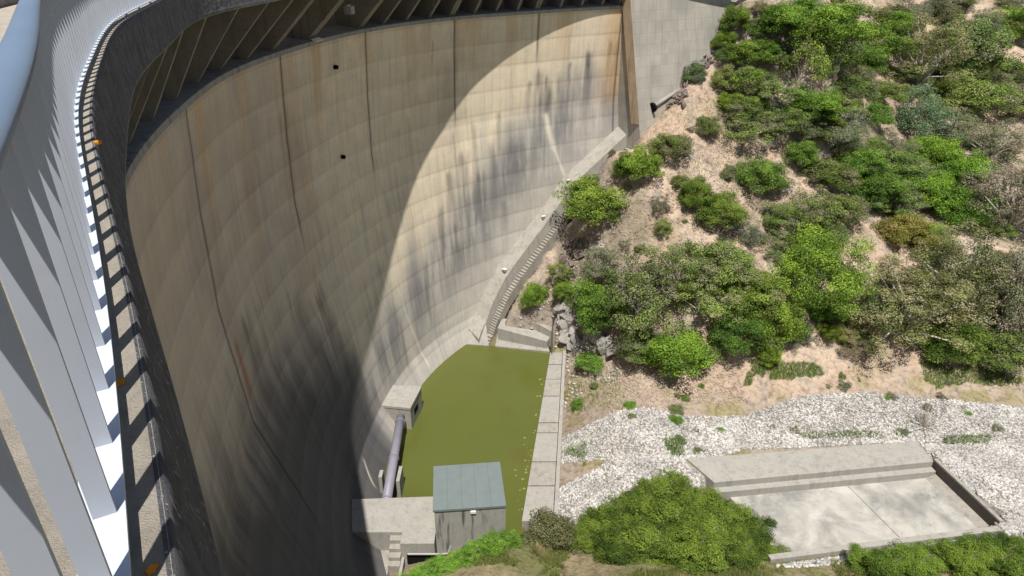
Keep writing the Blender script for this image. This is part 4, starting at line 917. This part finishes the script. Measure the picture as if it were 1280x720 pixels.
# low bushes between the larger ones, each described from the landmark nearest to it
MARKS = [(1148, 80, 'white forked eucalyptus'), (998, 75, 'slim left pine'), (1040, 75, 'darker slim pine'), (1092, 145, 'vivid lime bush'), (1142, 145, 'blue green bushy tree'),
    (930, 190, 'left end of the red path'), (1000, 190, 'dark bush ending the red path'), (1085, 300, 'small red clearing'), (1126, 290, 'yellowing shrub'), (1018, 335, 'bright dome tree'),
    (1130, 385, 'olive eucalyptus'), (1195, 350, 'bare limbed olive eucalyptus'), (1262, 380, 'low grey eucalyptus'), (1255, 250, 'grey brown eucalyptus'),
    (1255, 70, 'bare gully at the top right'), (965, 20, 'bare path at the top'), (912, 35, 'second abutment block'), (946, 215, 'round bush on the red soil'), (1235, 180, 'wispy grey tree'),
    (1035, 35, 'wide bright bush at the top'), (890, 370, 'thicket left of the dome tree'), (880, 95, 'dark rock edge'), (739, 245, 'round bush by the dam foot'), (799, 200, 'bright upright bush'), (885, 255, 'ragged dark bushes'),
    (700, 400, 'grey rock face by the pool'), (760, 340, 'thin grey shrub'), (1155, 515, 'bare dark leafless bush'), (1000, 575, 'concrete basin apron'), (1170, 570, 'far right basin corner'), (847, 440, 'lowest bright green bush'),
    (700, 520, 'pool wall'), (1240, 440, 'low bush at the right edge'), (958, 440, 'bright bush at the tree line'), (838, 178, 'olive bush under the abutment'), (936, 290, 'narrow silvery bush')]
used = set()
def where(px, py):
    x, y, nm_ = min(MARKS, key=lambda m_: math.hypot(m_[0]-px, m_[1]-py)); dx, dy = px-x, py-y; d_ = math.hypot(dx, dy)
    v_ = 'above' if dy < -abs(dx)*.41 else ('below' if dy > abs(dx)*.41 else ''); h_ = 'left' if dx < -abs(dy)*.41 else ('right' if dx > abs(dy)*.41 else '')
    return ('just ' if d_ < 26 else ('well ' if d_ > 60 else ''))+((v_+' and ' if h_ else v_+' ') if v_ else '')+(h_+' of ' if h_ else '')+'the '+nm_
def scatter(n, region, bad, srange, kinds, noun, name, group, cat, tint):
    k = 0; tries = 0
    while k < n and tries < 4000:
        tries += 1; px = rq.uniform(*region[0]); py = rq.uniform(*region[1])
        if bad(px, py): continue
        s_ = rq.uniform(*srange); kd = rq.choice(kinds); mid_ = (srange[0]+srange[1])/2
        tone = {'dull': 'dull green', 'green': 'fresh green', 'loose': 'feathery', 'grey': 'silvery grey', 'twig': 'leafless', 'lime': 'bright green'}[kd]
        lab = ('smaller ' if s_ < mid_ else 'larger ')+tone+' '+noun+' '+where(px, py)
        if lab in used or len(lab.split()) > 16: continue
        used.add(lab); k += 1; plant(px, py, s_, s_*.72, kd, lab, tint(), name, group, cat)
rq = random.Random(21)
scatter(135, ((905, 1275), (5, 450)), lambda x, y: (y > 165 and x < 1000 and y < 310) or (1040 < x < 1125 and 268 < y < 330) or (1240 < x < 1275 and 15 < y < 100), (24, 48), ['dull', 'green', 'loose', 'grey', 'dull'],
    'scrub', 'low_bush', 'low scrub bushes on the hillside', 'bush', lambda: (rq.uniform(.7, 1.1), rq.uniform(.8, 1.15), .8))
scatter(26, ((690, 920), (150, 340)), lambda x, y: x < 690+(300-y)*.5, (8, 20), ['dull', 'grey', 'twig'], 'dry bush', 'dry_bush', 'small dry bushes on the red soil', 'bush', lambda: (rq.uniform(.7, 1.1),)*3)
scatter(26, ((700, 1260), (470, 556)), lambda x, y: False, (8, 20), ['dull', 'grey', 'lime'], 'weed', 'weed_clump', 'weed clumps on the valley floor', 'weed', lambda: (rq.uniform(.7, 1.1),)*3)

# dark broken rock edge facing the abutment
def rocks(name, label, line, n, size, seed, mat):
    r = np.random.default_rng(seed); root = None; mb = MB(); rq2 = random.Random(seed)
    for k_ in range(n):
        t_ = k_/(n-1)*(len(line)-1); i = min(int(t_), len(line)-2); f_ = t_-i; x = line[i][0]*(1-f_)+line[i+1][0]*f_+rq2.uniform(-9, 9); y = line[i][1]*(1-f_)+line[i+1][1]*f_+rq2.uniform(-4, 4)
        p = ghit(x, y); bm = __import__('bmesh').new(); __import__('bmesh').ops.create_icosphere(bm, subdivisions=3, radius=1)
        d_ = [Vector((rq2.gauss(0, 1), rq2.gauss(0, 1), rq2.gauss(0, 1))).normalized() for _ in range(16)]; c_ = [rq2.uniform(.3, .75) for _ in d_]
        sx, sy, sz = (size*rq2.uniform(.5, 1.3) for _ in range(3)); vs = []
        for v_ in bm.verts:
            q_ = v_.co.copy()
            for dd_, cc_ in zip(d_, c_):
                ex = q_.dot(dd_)-cc_
                if ex > 0: q_ -= dd_*ex
            vs.append((p[0]+q_.x*sx, p[1]+q_.y*sy, p[2]+q_.z*sz*1.3+size*.15))
        bm.verts.index_update(); mb.add(vs, [tuple(v_.index for v_ in f.verts) for f in bm.faces]); bm.free()
    props(mb.build(name, mat), label, 'rocks')
M['rock'] = concrete('fractured_rock', (.22, .18, .155), .45, 1.3, .3, (.05, .04, .035), 1.0); M['rock_grey'] = concrete('grey_rock', (.34, .32, .30), .35, 1.5, .3, (.09, .08, .07), 1.0)
rocks('rock_outcrop', 'dark jagged rock edge running down beside the abutment wall', [(918, 8), (903, 40), (893, 62), (872, 90), (850, 115), (843, 135)], 120, .55, 4, M['rock'])
rocks('rock_outcrop', 'grey broken rock face behind the iron pole at the pool corner', [(698, 388), (712, 400), (705, 420), (720, 435), (745, 425), (765, 440)], 40, 1.1, 6, M['rock_grey'])
rocks('rock_outcrop', 'brown cracked rock on the bank below the round bright bush', [(712, 300), (722, 318), (705, 330), (715, 345), (690, 350)], 40, .7, 8, M['rock'])

# bare pale trunks
for px, py, top, lab in ((781, 398, (769, 352), 'tall bare pale trunk leaning left among the shrubs above the dirt bank'),):
    a = ghit(px, py+20); b_ = at(top[0], top[1], a[2]+5.2); t_ = empty('dead_trunk', tuple(a), lab, 'trunk')
    MB().tube([a, a*.5+b_*.5+np.array([.3, 0, 0]), b_], [.14, .11, .05], 7).build('bole', M['wood_pale'], t_, True)
    MB().tube([a*.5+b_*.5+np.array([.3, 0, 0]), b_+np.array([1.2, .4, -.6])], [.08, .03], 6).build('branch', M['wood_pale'], t_, True)

# grass tufts
def grass(name, label, areas, n, hgt, seed, tint=(1, 1, 1)):
    r = np.random.default_rng(seed); V = []; Cc = []; tot = sum(a[4] for a in areas)
    for x0, y0, x1, y1, wt in areas:
        k = int(n*wt/tot); corners = [ghit(x, y)[:2] for x, y in ((x0, y0), (x1, y0), (x1, y1), (x0, y1))]
        u_ = r.random(k)[:, None]; v_ = r.random(k)[:, None]; c0, c1, c2, c3 = map(np.array, corners)
        q = (c0*(1-u_)+c1*u_)*(1-v_)+(c3*(1-u_)+c2*u_)*v_; e_ = np.minimum(np.minimum(u_, 1-u_), np.minimum(v_, 1-v_))[:, 0]
        q = q[fbm(q[:, 0], q[:, 1], seed, 4, .5) > .42-np.minimum(e_, .3)*2.1]; k = len(q)
        z = gz(q[:, 0], q[:, 1]); base = np.stack([q[:, 0], q[:, 1], z-.03], 1); a = r.uniform(0, 6.28, k); w2 = np.stack([np.cos(a), np.sin(a), 0*a], 1)*r.uniform(.015, .035, (k, 1))
        h_ = r.uniform(.4, 1.2, (k, 1))*hgt; lean = np.stack([r.normal(size=k), r.normal(size=k), 0*a], 1)*.28*h_; tip = base+lean+np.array([0, 0, 1])*h_
        V.append(np.stack([base-w2, base+w2, tip], 1)); tone = np.clip(.5+.4*fbm(q[:, 0], q[:, 1], seed+1, 3, .6)+r.normal(size=k)*.12, 0, 1)
        Cc.append(np.repeat(np.stack([tone, np.clip(.5+.7*fbm(q[:, 0], q[:, 1], seed+2, 3, .4), 0, 1), tone], 1), 3, 0))
    V = np.concatenate(V).reshape(-1, 3); me = mesh_np(name, V, np.arange(len(V)).reshape(-1, 3), M['grass'], col=np.concatenate(Cc))
    o = props(link(name, me), label, 'grass', kind='stuff'); o.color = (*tint, 1); return o
grass('bank_grass', 'rough mixed grass covering the near bank at the bottom edge', [(540, 690, 780, 740, 5), (760, 705, 1000, 740, 3), (1000, 705, 1290, 740, 2)], 60000, .5, 41, (1, 1, .9))
grass('valley_grass', 'tufts of green grass along the foot of the hillside above the stones', [(925, 455, 1105, 485, 4), (1105, 455, 1280, 490, 3), (805, 545, 900, 572, 3), (940, 540, 1150, 552, 1.0), (1150, 545, 1270, 556, .8), (700, 545, 745, 590, 1.5), (690, 455, 790, 520, .8)], 42000, .45, 43, (.8, 1.05, .7))
grass('dry_grass', 'dry straw coloured grass dotted over the red soil of the hillside', [(780, 170, 1000, 320, 1.2), (660, 300, 760, 400, .9), (900, 10, 1275, 300, 1.6), (640, 330, 700, 420, .6)], 30000, .35, 45, (1.1, 1.0, .9))
